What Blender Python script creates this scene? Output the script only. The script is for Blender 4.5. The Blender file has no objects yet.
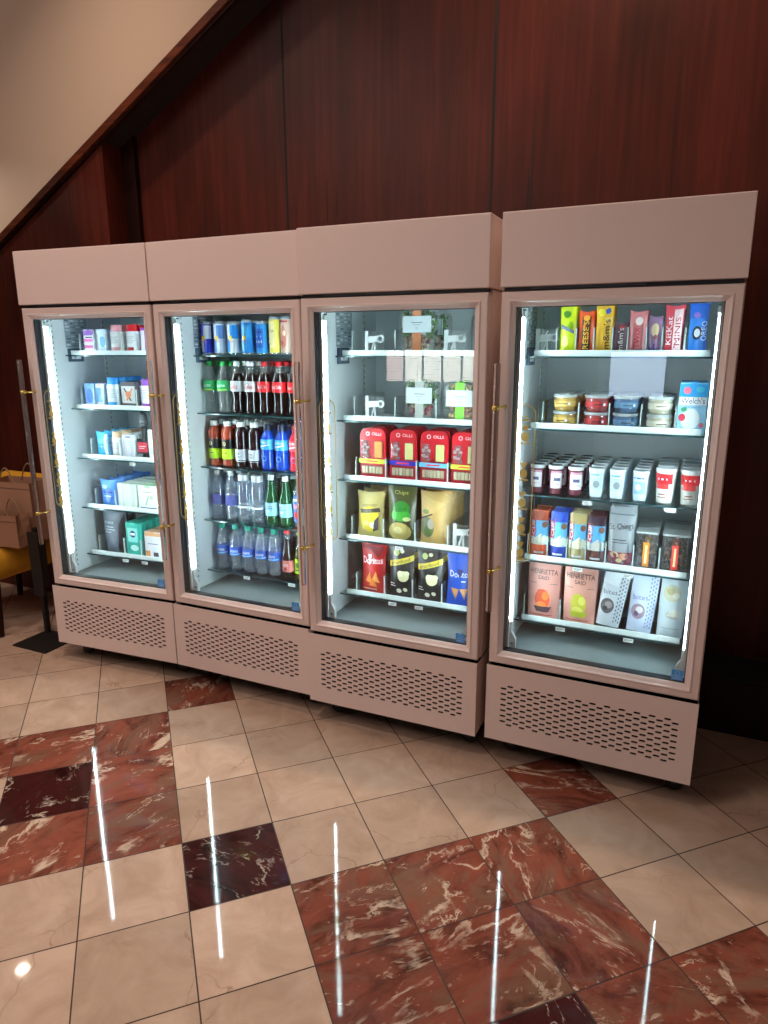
import bpy, bmesh, math, random
from mathutils import Vector, Matrix
random.seed(7)
sc = bpy.context.scene
COL = sc.collection
PI = math.pi

# ------------------------------------------------------------------ camera, world, lights, exposure
cam_d = bpy.data.cameras.new('camera'); cam = bpy.data.objects.new('camera', cam_d); COL.objects.link(cam); sc.camera = cam
cam_d.sensor_fit = 'VERTICAL'; cam_d.sensor_height = 36.0; cam_d.lens = 687.255 / 1024 * 36.0; cam_d.clip_end = 60
rt, up, fw = Vector((.9103, .4138, -.003)), Vector((-.0943, .2144, .9722)), Vector((-.403, .8847, -.2342))
cam.matrix_world = Matrix(((rt.x, up.x, -fw.x, 1.4097), (rt.y, up.y, -fw.y, -2.3328), (rt.z, up.z, -fw.z, 1.5764), (0, 0, 0, 1)))

W = bpy.data.worlds.new('world'); sc.world = W; W.use_nodes = True
bg = W.node_tree.nodes['Background']; bg.inputs[0].default_value = (1.0, .72, .55, 1); bg.inputs[1].default_value = 0.05
sc.view_settings.view_transform = 'Standard'; sc.view_settings.look = 'None'
sc.view_settings.gamma = 1.0; sc.view_settings.use_curve_mapping = False
sc.view_settings.exposure = 0.0
cy = sc.cycles
cy.max_bounces = 10; cy.diffuse_bounces = 7; cy.glossy_bounces = 4; cy.transmission_bounces = 6; cy.transparent_max_bounces = 40
cy.caustics_reflective = False; cy.caustics_refractive = False; cy.use_denoising = True; cy.sample_clamp_indirect = 6

WARM = (1.0, .70, .50)
def area(name, loc, size, power, color=WARM, rot=(0, 0, 0), spread=PI, shape='RECTANGLE', sy=None):
    l = bpy.data.lights.new(name, 'AREA'); l.energy = power; l.color = color; l.shape = shape; l.size = size
    if shape in ('RECTANGLE', 'ELLIPSE'): l.size_y = sy or size
    l.spread = spread
    o = bpy.data.objects.new(name, l); o.location = loc; o.rotation_euler = rot; COL.objects.link(o); return o
# large ceiling coves of the lobby, behind and to the left of the camera
area('lobby_cove_light', (-1.8, -3.1, 4.0), 2.4, 80, (1.0, .785, .71), (math.radians(14), 0, 0))
area('lobby_cove_light', (2.4, -3.6, 4.0), 1.8, 9, (1.0, .785, .71), (math.radians(14), 0, 0))
area('lobby_downlight', (-.3, -1.5, 4.1), .5, 18, (1.0, .80, .69), (0, 0, 0), math.radians(120), 'DISK')
# wall washing downlights above the refrigerators
area('wall_downlight', (-1.25, -.25, 4.12), .14, 11, (1.0, .72, .54), (math.radians(8), 0, 0), math.radians(100), 'DISK')
area('wall_downlight', (.95, .36, 4.12), .14, 26, (1.0, .72, .54), (0, 0, 0), math.radians(110), 'DISK')
area('soffit_downlight', (-2.62, .26, 2.75), .08, 2.2, (1.0, .84, .70), (0, 0, 0), math.radians(150), 'DISK')

# ------------------------------------------------------------------ materials
def lin(c):
    c = c / 255.0
    return c / 12.92 if c <= .04045 else ((c + .055) / 1.055) ** 2.4
def rgb(c): return (lin(c[0]), lin(c[1]), lin(c[2]), 1)
MATS = {}
def principled(name, col, rough=.5, metal=0.0, spec=.5, coat=0.0):
    if name in MATS: return MATS[name]
    m = bpy.data.materials.new(name); m.use_nodes = True
    b = m.node_tree.nodes['Principled BSDF']
    b.inputs['Base Color'].default_value = rgb(col); b.inputs['Roughness'].default_value = rough
    b.inputs['Metallic'].default_value = metal; b.inputs['Specular IOR Level'].default_value = spec
    b.inputs['Coat Weight'].default_value = coat
    MATS[name] = m; return m
def P(col, rough=.45, metal=0.0):
    return principled('print_%d_%d_%d_%d_%d' % (*col, int(rough * 100), int(metal * 100)), col, rough, metal)
def clear(name, tint=(255, 255, 255), refl=1.0, rough=.03, solid=0.0, ior=1.45):
    """thin clear plastic or glass: transparent with a Fresnel sheen, optionally partly solid"""
    if name in MATS: return MATS[name]
    m = bpy.data.materials.new(name); m.use_nodes = True; nt = m.node_tree; nt.nodes.clear()
    out = nt.nodes.new('ShaderNodeOutputMaterial'); tr = nt.nodes.new('ShaderNodeBsdfTransparent'); tr.inputs[0].default_value = rgb(tint)
    gl = nt.nodes.new('ShaderNodeBsdfGlossy'); gl.inputs['Roughness'].default_value = rough
    fr = nt.nodes.new('ShaderNodeFresnel'); fr.inputs[0].default_value = ior
    mu = nt.nodes.new('ShaderNodeMath'); mu.operation = 'MULTIPLY'; mu.inputs[1].default_value = refl; mu.use_clamp = True
    gm = nt.nodes.new('ShaderNodeNewGeometry'); iv = nt.nodes.new('ShaderNodeMapRange')   # same sheen from both sides of the sheet
    iv.inputs[3].default_value = ior; iv.inputs[4].default_value = 1 / ior
    nt.links.new(gm.outputs['Backfacing'], iv.inputs[0]); nt.links.new(iv.outputs[0], fr.inputs[0])
    nt.links.new(fr.outputs[0], mu.inputs[0])
    mx = nt.nodes.new('ShaderNodeMixShader'); nt.links.new(mu.outputs[0], mx.inputs[0])
    src = tr.outputs[0]
    if solid > 0:
        df = nt.nodes.new('ShaderNodeBsdfDiffuse'); df.inputs[0].default_value = rgb(tint)
        m2 = nt.nodes.new('ShaderNodeMixShader'); m2.inputs[0].default_value = solid
        nt.links.new(tr.outputs[0], m2.inputs[1]); nt.links.new(df.outputs[0], m2.inputs[2]); src = m2.outputs[0]
    nt.links.new(src, mx.inputs[1]); nt.links.new(gl.outputs[0], mx.inputs[2]); nt.links.new(mx.outputs[0], out.inputs[0])
    MATS[name] = m; return m
def emit(name, col, strength):
    if name in MATS: return MATS[name]
    m = bpy.data.materials.new(name); m.use_nodes = True; nt = m.node_tree; nt.nodes.clear()
    out = nt.nodes.new('ShaderNodeOutputMaterial'); e = nt.nodes.new('ShaderNodeEmission')
    e.inputs[0].default_value = (*col, 1); e.inputs[1].default_value = strength
    nt.links.new(e.outputs[0], out.inputs[0]); MATS[name] = m; return m

def ramp(nt, stops):
    r = nt.nodes.new('ShaderNodeValToRGB'); el = r.color_ramp.elements
    while len(el) < len(stops): el.new(.5)
    for e, (p, c) in zip(el, stops): e.position = p; e.color = rgb(c)
    return r
def mixc(nt, fac, a, b, mode='MIX'):
    m = nt.nodes.new('ShaderNodeMix'); m.data_type = 'RGBA'; m.blend_type = mode
    for s, x in ((0, fac), (6, a), (7, b)):
        if hasattr(x, 'is_linked'): nt.links.new(x, m.inputs[s])
        else: m.inputs[s].default_value = x
    return m.outputs[2]
def wood(name, dark, mid, lite, rough=.32, vert=True, scale=1.0):
    m = principled(name, mid, rough, 0, .22); nt = m.node_tree; b = nt.nodes['Principled BSDF']
    tc = nt.nodes.new('ShaderNodeTexCoord'); mp = nt.nodes.new('ShaderNodeMapping')
    mp.inputs['Scale'].default_value = (22 * scale, 22 * scale, .9 * scale) if vert else (.9 * scale, 22 * scale, 22 * scale)
    nt.links.new(tc.outputs['Object'], mp.inputs[0])
    n = nt.nodes.new('ShaderNodeTexNoise'); n.inputs['Scale'].default_value = 1.6; n.inputs['Detail'].default_value = 7; n.inputs['Distortion'].default_value = .6
    nt.links.new(mp.outputs[0], n.inputs[0])
    r = ramp(nt, ((.25, dark), (.52, mid), (.8, lite))); nt.links.new(n.outputs[0], r.inputs[0])
    mp2 = nt.nodes.new('ShaderNodeMapping'); mp2.inputs['Scale'].default_value = (1.6, 1.6, .7); nt.links.new(tc.outputs['Object'], mp2.inputs[0])
    n2 = nt.nodes.new('ShaderNodeTexNoise'); n2.inputs['Scale'].default_value = 1.5; n2.inputs['Detail'].default_value = 3; nt.links.new(mp2.outputs[0], n2.inputs[0])
    r2 = ramp(nt, ((.3, (120, 120, 120)), (.7, (255, 250, 245)))); nt.links.new(n2.outputs[0], r2.inputs[0])
    nt.links.new(mixc(nt, .8, r.outputs[0], r2.outputs[0], 'MULTIPLY'), b.inputs['Base Color'])
    return m
def marble(name, base, dark, vein, vscale, vw, amt, mott=.5):
    """polished stone tile: mottled ground with crossing veins, shifted per tile by the mesh attribute tile_shift"""
    m = principled(name, base, .045, 0, .18); nt = m.node_tree; b = nt.nodes['Principled BSDF']
    tc = nt.nodes.new('ShaderNodeTexCoord'); at = nt.nodes.new('ShaderNodeAttribute'); at.attribute_name = 'tile_shift'
    ml = nt.nodes.new('ShaderNodeVectorMath'); ml.operation = 'MULTIPLY_ADD'; ml.inputs[1].default_value = (37, 37, 37)
    nt.links.new(at.outputs['Vector'], ml.inputs[0]); nt.links.new(tc.outputs['Object'], ml.inputs[2])
    n = nt.nodes.new('ShaderNodeTexNoise'); n.inputs['Scale'].default_value = 7; n.inputs['Detail'].default_value = 8; n.inputs['Roughness'].default_value = .65; n.inputs['Distortion'].default_value = .8
    nt.links.new(ml.outputs[0], n.inputs[0])
    r = ramp(nt, ((.5 - mott * .35, dark), (.5 + mott * .3, base))); nt.links.new(n.outputs[0], r.inputs[0])
    # veins: distorted distance to voronoi cell edges plus thin noise isolines
    nd = nt.nodes.new('ShaderNodeTexNoise'); nd.inputs['Scale'].default_value = 4.5; nd.inputs['Detail'].default_value = 5; nt.links.new(ml.outputs[0], nd.inputs[0])
    va = nt.nodes.new('ShaderNodeVectorMath'); va.operation = 'MULTIPLY_ADD'; va.inputs[1].default_value = (.34, .34, .34)
    nt.links.new(nd.outputs['Color'], va.inputs[0]); nt.links.new(ml.outputs[0], va.inputs[2])
    vo = nt.nodes.new('ShaderNodeTexVoronoi'); vo.feature = 'DISTANCE_TO_EDGE'; vo.inputs['Scale'].default_value = vscale; nt.links.new(va.outputs[0], vo.inputs['Vector'])
    mr = nt.nodes.new('ShaderNodeMapRange'); mr.inputs[1].default_value = 0; mr.inputs[2].default_value = vw; mr.inputs[3].default_value = 1; mr.inputs[4].default_value = 0
    nt.links.new(vo.outputs[0], mr.inputs[0])
    nf = nt.nodes.new('ShaderNodeTexNoise'); nf.inputs['Scale'].default_value = 3.1; nf.inputs['Detail'].default_value = 2; nt.links.new(ml.outputs[0], nf.inputs[0])
    mg = nt.nodes.new('ShaderNodeMapRange'); mg.inputs[1].default_value = .42; mg.inputs[2].default_value = .62; nt.links.new(nf.outputs[0], mg.inputs[0])
    mm = nt.nodes.new('ShaderNodeMath'); mm.operation = 'MULTIPLY'; nt.links.new(mr.outputs[0], mm.inputs[0]); nt.links.new(mg.outputs[0], mm.inputs[1])
    m3 = nt.nodes.new('ShaderNodeMath'); m3.operation = 'MULTIPLY'; m3.inputs[1].default_value = amt; nt.links.new(mm.outputs[0], m3.inputs[0])
    # tone per tile
    c1 = mixc(nt, m3.outputs[0], r.outputs[0], rgb(vein))
    sx = nt.nodes.new('ShaderNodeSeparateXYZ'); nt.links.new(at.outputs['Vector'], sx.inputs[0])
    tm = nt.nodes.new('ShaderNodeMapRange'); tm.inputs[3].default_value = .82; tm.inputs[4].default_value = 1.06; nt.links.new(sx.outputs[2], tm.inputs[0])
    hv = nt.nodes.new('ShaderNodeHueSaturation'); nt.links.new(tm.outputs[0], hv.inputs['Value']); nt.links.new(c1, hv.inputs['Color'])
    nt.links.new(hv.outputs[0], b.inputs['Base Color'])
    return m

def rojo(name, base, dark, olive, vein, amt, vlo=.018):
    """red stone: cloudy brown-olive drifts and short broken white strokes whose direction turns from tile to tile"""
    m = principled(name, base, .045, 0, .18); nt = m.node_tree; b = nt.nodes['Principled BSDF']; N = nt.nodes.new; Lk = nt.links.new
    tc = N('ShaderNodeTexCoord'); at = N('ShaderNodeAttribute'); at.attribute_name = 'tile_shift'
    ml = N('ShaderNodeVectorMath'); ml.operation = 'MULTIPLY_ADD'; ml.inputs[1].default_value = (37, 37, 37); Lk(at.outputs['Vector'], ml.inputs[0]); Lk(tc.outputs['Object'], ml.inputs[2])
    sx = N('ShaderNodeSeparateXYZ'); Lk(at.outputs['Vector'], sx.inputs[0])
    an = N('ShaderNodeMath'); an.operation = 'MULTIPLY'; an.inputs[1].default_value = 6.28; Lk(sx.outputs[0], an.inputs[0])
    ro = N('ShaderNodeVectorRotate'); ro.rotation_type = 'Z_AXIS'; Lk(ml.outputs[0], ro.inputs['Vector']); Lk(an.outputs[0], ro.inputs['Angle'])
    mp = N('ShaderNodeMapping'); mp.inputs['Scale'].default_value = (1.0, 2.0, 1); Lk(ro.outputs[0], mp.inputs[0])
    def noise(src, sc_, det, rough=.6, dist=.0):
        n = N('ShaderNodeTexNoise'); n.inputs['Scale'].default_value = sc_; n.inputs['Detail'].default_value = det; n.inputs['Roughness'].default_value = rough; n.inputs['Distortion'].default_value = dist; Lk(src, n.inputs[0]); return n.outputs[0]
    n1 = noise(mp.outputs[0], 4.2, 9, .66, 1.1); r1 = ramp(nt, ((.34, dark), (.48, base), (.62, tuple(min(255, int(c * 1.14)) for c in base)))); Lk(n1, r1.inputs[0])
    n2 = noise(mp.outputs[0], 2.4, 8, .66, 1.4); r2 = ramp(nt, ((.50, (0, 0, 0)), (.62, (255, 255, 255)))); Lk(n2, r2.inputs[0])
    f2 = N('ShaderNodeMath'); f2.operation = 'MULTIPLY'; f2.inputs[1].default_value = .75; Lk(r2.outputs[0], f2.inputs[0])
    c1 = mixc(nt, f2.outputs[0], r1.outputs[0], rgb(olive))
    def ridge(scale, w, mlo, mhi, off):
        n = noise(mp.outputs[0], scale, 6, .6, .9); a = N('ShaderNodeMath'); a.operation = 'SUBTRACT'; a.inputs[1].default_value = off; Lk(n, a.inputs[0])
        ab = N('ShaderNodeMath'); ab.operation = 'ABSOLUTE'; Lk(a.outputs[0], ab.inputs[0])
        mr = N('ShaderNodeMapRange'); mr.inputs[1].default_value = w * .3; mr.inputs[2].default_value = w; mr.inputs[3].default_value = 1; mr.inputs[4].default_value = 0; Lk(ab.outputs[0], mr.inputs[0])
        g = noise(mp.outputs[0], scale * 1.3 + 1, 4, .7, .4); mg = N('ShaderNodeMapRange'); mg.inputs[1].default_value = mlo; mg.inputs[2].default_value = mhi; Lk(g, mg.inputs[0])
        mm = N('ShaderNodeMath'); mm.operation = 'MULTIPLY'; Lk(mr.outputs[0], mm.inputs[0]); Lk(mg.outputs[0], mm.inputs[1]); return mm.outputs[0]
    v1 = ridge(2.0, vlo, .46, .58, .5); v2 = ridge(5.0, vlo * .7, .53, .64, .47)
    mx = N('ShaderNodeMath'); mx.operation = 'MAXIMUM'; Lk(v1, mx.inputs[0]); Lk(v2, mx.inputs[1])
    m3 = N('ShaderNodeMath'); m3.operation = 'MULTIPLY'; m3.inputs[1].default_value = amt; Lk(mx.outputs[0], m3.inputs[0])
    c2 = mixc(nt, m3.outputs[0], c1, rgb(vein))
    tm = N('ShaderNodeMapRange'); tm.inputs[3].default_value = .8; tm.inputs[4].default_value = 1.1; Lk(sx.outputs[2], tm.inputs[0])
    hv = N('ShaderNodeHueSaturation'); Lk(tm.outputs[0], hv.inputs['Value']); Lk(c2, hv.inputs['Color']); Lk(hv.outputs[0], b.inputs['Base Color'])
    return m

M_WALL = wood('mahogany_panel', (64, 26, 19), (78, 32, 23), (94, 40, 28), .42)
M_WOODD = wood('dark_stained_wood', (26, 12, 10), (40, 18, 13), (58, 26, 17), .35)
M_TRIMW = wood('brown_wood_trim', (60, 30, 20), (92, 48, 32), (120, 66, 42), .3, False)
M_UNDER = principled('soffit_baked_shade', (22, 12, 10), .7)  # deep shadow under the sloping bulkhead edge, put into the underside's colour
M_GROOVE = principled('groove_shadow_gap', (10, 5, 5), .8)
M_PLASTER = principled('beige_plaster', (190, 172, 154), .9)
M_CREAM = marble('cream_marble', (190, 166, 147), (170, 145, 126), (126, 92, 70), 2.2, .009, .6)
M_RED = rojo('rojo_marble', (118, 66, 52), (72, 37, 30), (116, 88, 72), (204, 186, 164), .8, .024)
M_DARK = rojo('dark_red_marble', (62, 27, 26), (34, 15, 16), (56, 30, 26), (208, 192, 176), .75, .012)
M_GROUT = principled('dark_grout', (52, 38, 32), .8)
M_PAINT = principled('ivory_fridge_paint', (226, 208, 202), .38, 0, .5)
M_LINER = principled('cool_grey_liner', (232, 238, 240), .42)
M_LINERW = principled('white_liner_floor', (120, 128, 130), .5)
M_BLACK = principled('black_rubber', (14, 14, 18), .45)
M_INNER = principled('slot_shade_black', (5, 4, 4), .9, 0, .1)  # shade inside the base slots, painted as near-black on the block behind them
M_BLK2 = principled('black_powder_coat', (16, 15, 16), .55)
M_WHITE = principled('white_plastic', (232, 236, 236), .35)
M_RAIL = principled('white_price_rail', (226, 238, 238), .35)
M_BRASS = principled('polished_brass', (214, 182, 104), .3, 1.0)
M_CHROME = principled('chrome', (205, 205, 208), .15, 1.0)
M_SILVER = principled('brushed_aluminium', (190, 194, 200), .3, 1.0)
M_DARKG = principled('dark_grey_plastic', (50, 54, 62), .4)
M_GREYCARD = principled('grey_printed_card', (160, 174, 182), .5)
M_GOLD = clear('gold_vinyl', (240, 222, 140), .6, .2, .75)
M_BLUE_ST = principled('blue_energy_sticker', (70, 160, 240), .4)
M_YEL = principled('mustard_fabric', (206, 150, 30), .85)
M_KRAFT = principled('kraft_paper', (160, 120, 96), .85)
M_CARD = principled('cardboard', (150, 110, 86), .85)
M_TWINE = principled('jute_twine', (150, 120, 90), .9)
M_GLASS = clear('door_glass', (248, 252, 252), 1.0, .0, 0, 1.45)
M_SHELFG = clear('shelf_glass', (240, 248, 248), .9, .02)
M_GEDGE = principled('shelf_glass_edge', (36, 62, 66), .15)
M_ACRYL = clear('clear_acrylic', (250, 252, 252), 1.3, .04, .04)
M_ACRYL2 = clear('frosted_acrylic_edge', (226, 240, 240), 1.2, .1, .62)
M_PET = clear('clear_bottle_plastic', (244, 250, 250), 2.4, .05, .08)
M_WRAP = clear('clear_food_packaging', (250, 252, 252), 1.6, .08, .05)
M_WATER = clear('water_bottle_plastic', (232, 242, 252), 3.0, .04, .13)
M_LED = emit('cool_white_light_tube', (.76, .95, 1.0), 138.0)

# ------------------------------------------------------------------ mesh building
class MB:
    def __init__(self): self.v = []; self.f = []; self.m = []; self.s = []; self.mats = []
    def mi(self, m):
        if m not in self.mats: self.mats.append(m)
        return self.mats.index(m)
    def add(self, vs, fs, m, smooth=False):
        o = len(self.v); self.v += [tuple(p) for p in vs]; k = self.mi(m)
        for f in fs: self.f.append(tuple(i + o for i in f)); self.m.append(k); self.s.append(smooth)
        return self
    def box(self, x0, x1, y0, y1, z0, z1, m):
        vs = [(x, y, z) for z in (z0, z1) for y in (y0, y1) for x in (x0, x1)]
        return self.add(vs, [(0, 2, 3, 1), (4, 5, 7, 6), (0, 1, 5, 4), (2, 6, 7, 3), (0, 4, 6, 2), (1, 3, 7, 5)], m)
    def rbox(self, x0, x1, y0, y1, z0, z1, m, r=.004):
        """box with all edges chamfered"""
        bm = bmesh.new(); bmesh.ops.create_cube(bm, size=1)
        for q in bm.verts: q.co = Vector(((x0 + x1) / 2 + q.co.x * (x1 - x0), (y0 + y1) / 2 + q.co.y * (y1 - y0), (z0 + z1) / 2 + q.co.z * (z1 - z0)))
        bmesh.ops.bevel(bm, geom=bm.edges[:], offset=r, segments=2, affect='EDGES', profile=.6)
        bm.verts.index_update(); self.add([q.co[:] for q in bm.verts], [[q.index for q in f.verts] for f in bm.faces], m); bm.free(); return self
    def lathe(self, prof, m, n=16, cx=0, cy=0, smooth=True, cap=True, sy=1.0):
        """prof: [(r,z)...] ; m a material or a list, one per segment"""
        base = len(self.v)
        for r, z in prof:
            for i in range(n):
                a = 2 * PI * i / n; self.v.append((cx + r * math.cos(a), cy + sy * r * math.sin(a), z))
        for j in range(len(prof) - 1):
            mm = m[j] if isinstance(m, (list, tuple)) else m; k = self.mi(mm)
            for i in range(n):
                i2 = (i + 1) % n
                self.f.append((base + j * n + i, base + j * n + i2, base + (j + 1) * n + i2, base + (j + 1) * n + i)); self.m.append(k); self.s.append(smooth)
        if cap:
            ma = m if not isinstance(m, (list, tuple)) else m[0]; mb = m if not isinstance(m, (list, tuple)) else m[-1]
            if prof[0][0] > 1e-5: self.f.append(tuple(base + i for i in reversed(range(n)))); self.m.append(self.mi(ma)); self.s.append(False)
            if prof[-1][0] > 1e-5: self.f.append(tuple(base + (len(prof) - 1) * n + i for i in range(n))); self.m.append(self.mi(mb)); self.s.append(False)
        return self
    def prism(self, pts, y0, y1, m):
        """outline in x,z (counter-clockwise seen from the front) extruded along y"""
        n = len(pts); vs = [(x, y0, z) for x, z in pts] + [(x, y1, z) for x, z in pts]
        fs = [tuple(range(n)), tuple(reversed(range(n, 2 * n)))] + [(i + n, (i + 1) % n + n, (i + 1) % n, i) for i in range(n)]
        return self.add(vs, fs, m)
    def tube(self, pts, r, m, n=8, smooth=True):
        pts = [Vector(p) for p in pts]; rings = []
        for i, p in enumerate(pts):
            d = (pts[min(i + 1, len(pts) - 1)] - pts[max(i - 1, 0)]).normalized()
            a = d.orthogonal().normalized() if i == 0 else (pa - d * pa.dot(d)).normalized()
            pa = a; b = d.cross(a); rr = r[i] if isinstance(r, (list, tuple)) else r
            rings.append([p + (a * math.cos(2 * PI * k / n) + b * math.sin(2 * PI * k / n)) * rr for k in range(n)])
        vs = [q for g in rings for q in g]; fs = []
        for j in range(len(pts) - 1):
            for k in range(n): fs.append((j * n + k, j * n + (k + 1) % n, (j + 1) * n + (k + 1) % n, (j + 1) * n + k))
        self.add(vs, fs, m, smooth); o = (len(pts) - 1) * n
        self.add(rings[0], [tuple(reversed(range(n)))], m); self.add(rings[-1], [tuple(range(n))], m); return self
    def mesh(self, name):
        me = bpy.data.meshes.new(name); me.from_pydata(self.v, [], self.f)
        for m in self.mats: me.materials.append(m)
        me.polygons.foreach_set('material_index', self.m); me.polygons.foreach_set('use_smooth', self.s)
        me.validate(); me.update(); return me
    def build(self, name, parent=None):
        o = bpy.data.objects.new(name, self.mesh(name)); COL.objects.link(o)
        if parent: o.parent = parent
        return o

def inst(name, me, parent, loc=None):
    o = bpy.data.objects.new(name, me); COL.objects.link(o); o.parent = parent
    if loc: o.location = loc
    return o
def empty(name, loc=(0, 0, 0), rz=0.0, parent=None):
    o = bpy.data.objects.new(name, None); COL.objects.link(o); o.location = loc; o.rotation_euler = (0, 0, rz); o.empty_display_size = .05
    if parent: o.parent = parent
    return o
def tag(o, label, cat, group=None):
    n = len(label.split()); assert 4 <= n <= 16, (n, label)
    o['label'] = label; o['category'] = cat
    if group: o['group'] = group
    return o
def struct(o): o['kind'] = 'structure'; return o
def copy_tree(o, parent=None):
    c = o.copy(); COL.objects.link(c)
    if parent: c.parent = parent
    for ch in list(KIDS.get(o.name, [])): copy_tree(ch, c)
    return c
KIDS = {}
def kids(root):
    """remember the children of a prototype once (name -> objects) for cheap copying"""
    for o in list(bpy.data.objects):
        if o.parent is not None:
            KIDS.setdefault(o.parent.name, [])
            if o not in KIDS[o.parent.name]: KIDS[o.parent.name].append(o)

# text as flat triangles
TXT = {}
def text_tris(s, bold=.0):
    if (s, bold) in TXT: return TXT[(s, bold)]
    cu = bpy.data.curves.new('lettering', 'FONT'); cu.body = s; cu.resolution_u = 2; cu.offset = bold
    o = bpy.data.objects.new('lettering', cu); COL.objects.link(o); bpy.context.view_layer.update()
    dg = bpy.context.evaluated_depsgraph_get(); me = bpy.data.meshes.new_from_object(o.evaluated_get(dg))
    bm = bmesh.new(); bm.from_mesh(me); bmesh.ops.triangulate(bm, faces=bm.faces[:])
    bm.verts.index_update()
    vs = [(q.co.x, q.co.y) for q in bm.verts]; fs = []
    for f in bm.faces:
        ix = [q.index for q in f.verts]; a, b, c = [vs[i] for i in ix]
        if (b[0] - a[0]) * (c[1] - a[1]) - (b[1] - a[1]) * (c[0] - a[0]) < 0: ix.reverse()
        fs.append(ix)
    bm.free(); bpy.data.objects.remove(o); bpy.data.curves.remove(cu); bpy.data.meshes.remove(me)
    if vs:
        x0 = min(p[0] for p in vs); x1 = max(p[0] for p in vs); y0 = min(p[1] for p in vs); y1 = max(p[1] for p in vs)
        w = x1 - x0; h = y1 - y0; vs = [((x - (x0 + x1) / 2) / w, (y - (y0 + y1) / 2) / h) for x, y in vs]; TXT[(s, bold)] = (vs, fs, w / h)
    else: TXT[(s, bold)] = ([], [], 1)
    return TXT[(s, bold)]

def art(mb, S, items):
    """draw flat marks (rect, disc, ring, poly, text) in surface coordinates (u right, v up, metres) on the surface S(u,v,lift)"""
    lift = .0006
    for it in items:
        k = it[0]; m = it[-1]; lift += .00012
        if k == 'rect':
            _, u0, v0, u1, v1, _ = it; nu = max(1, int(abs(u1 - u0) / .012)); nv = max(1, int(abs(v1 - v0) / .02))
            vs = [S(u0 + (u1 - u0) * i / nu, v0 + (v1 - v0) * j / nv, lift) for j in range(nv + 1) for i in range(nu + 1)]
            fs = [(j * (nu + 1) + i, j * (nu + 1) + i + 1, (j + 1) * (nu + 1) + i + 1, (j + 1) * (nu + 1) + i) for j in range(nv) for i in range(nu)]
            mb.add(vs, fs, m)
        elif k == 'disc':
            _, u, v, ru, rv, _ = it; n = 14; Q = (.34, .67, 1)
            vs = [S(u, v, lift)] + [S(u + ru * q * math.cos(2 * PI * i / n), v + rv * q * math.sin(2 * PI * i / n), lift) for q in Q for i in range(n)]
            fs = [(0, 1 + i, 1 + (i + 1) % n) for i in range(n)] + [(1 + r * n + i, 1 + (r + 1) * n + i, 1 + (r + 1) * n + (i + 1) % n, 1 + r * n + (i + 1) % n) for r in range(2) for i in range(n)]
            mb.add(vs, fs, m)
        elif k == 'ring':
            _, u, v, ro, ri, _ = it; n = 18
            vs = [S(u + q * math.cos(2 * PI * i / n), v + q * math.sin(2 * PI * i / n), lift) for q in (ri, ro) for i in range(n)]
            mb.add(vs, [(i, n + i, n + (i + 1) % n, (i + 1) % n) for i in range(n)], m)
        elif k == 'poly':
            pts = []; raw = it[1]
            for a, b in zip(raw, raw[1:] + raw[:1]):
                n = max(1, int(math.hypot(b[0] - a[0], b[1] - a[1]) / .012)); pts += [(a[0] + (b[0] - a[0]) * i / n, a[1] + (b[1] - a[1]) * i / n) for i in range(n)]
            cu = sum(p[0] for p in pts) / len(pts); cv = sum(p[1] for p in pts) / len(pts); n = len(pts); Q = (.25, .5, .75, 1)
            vs = [S(cu, cv, lift)] + [S(cu + (p[0] - cu) * q, cv + (p[1] - cv) * q, lift) for q in Q for p in pts]
            mb.add(vs, [(0, 1 + i, 1 + (i + 1) % n) for i in range(n)] + [(1 + r * n + i, 1 + (r + 1) * n + i, 1 + (r + 1) * n + (i + 1) % n, 1 + r * n + (i + 1) % n) for r in range(3) for i in range(n)], m)
        elif k == 'text':   # text, u, v, width, height, rotation
            _, s, u, v, w, h, rot, _ = it; vs, fs, ar = text_tris(s)
            if h is None: h = w / ar
            c, sn = math.cos(rot), math.sin(rot)
            mb.add([S(u + x * w * c - y * h * sn, v + x * w * sn + y * h * c, lift + .0002) for x, y in vs], fs, m)
def flat_surface(y=0): return lambda u, v, l: (u, y - l, v)
def cyl_surface(r, rf=None):
    def S(u, v, l):
        R = (rf(v) if rf else r); a = u / R; return (math.sin(a) * (R + l), -math.cos(a) * (R + l), v)
    return S

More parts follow.
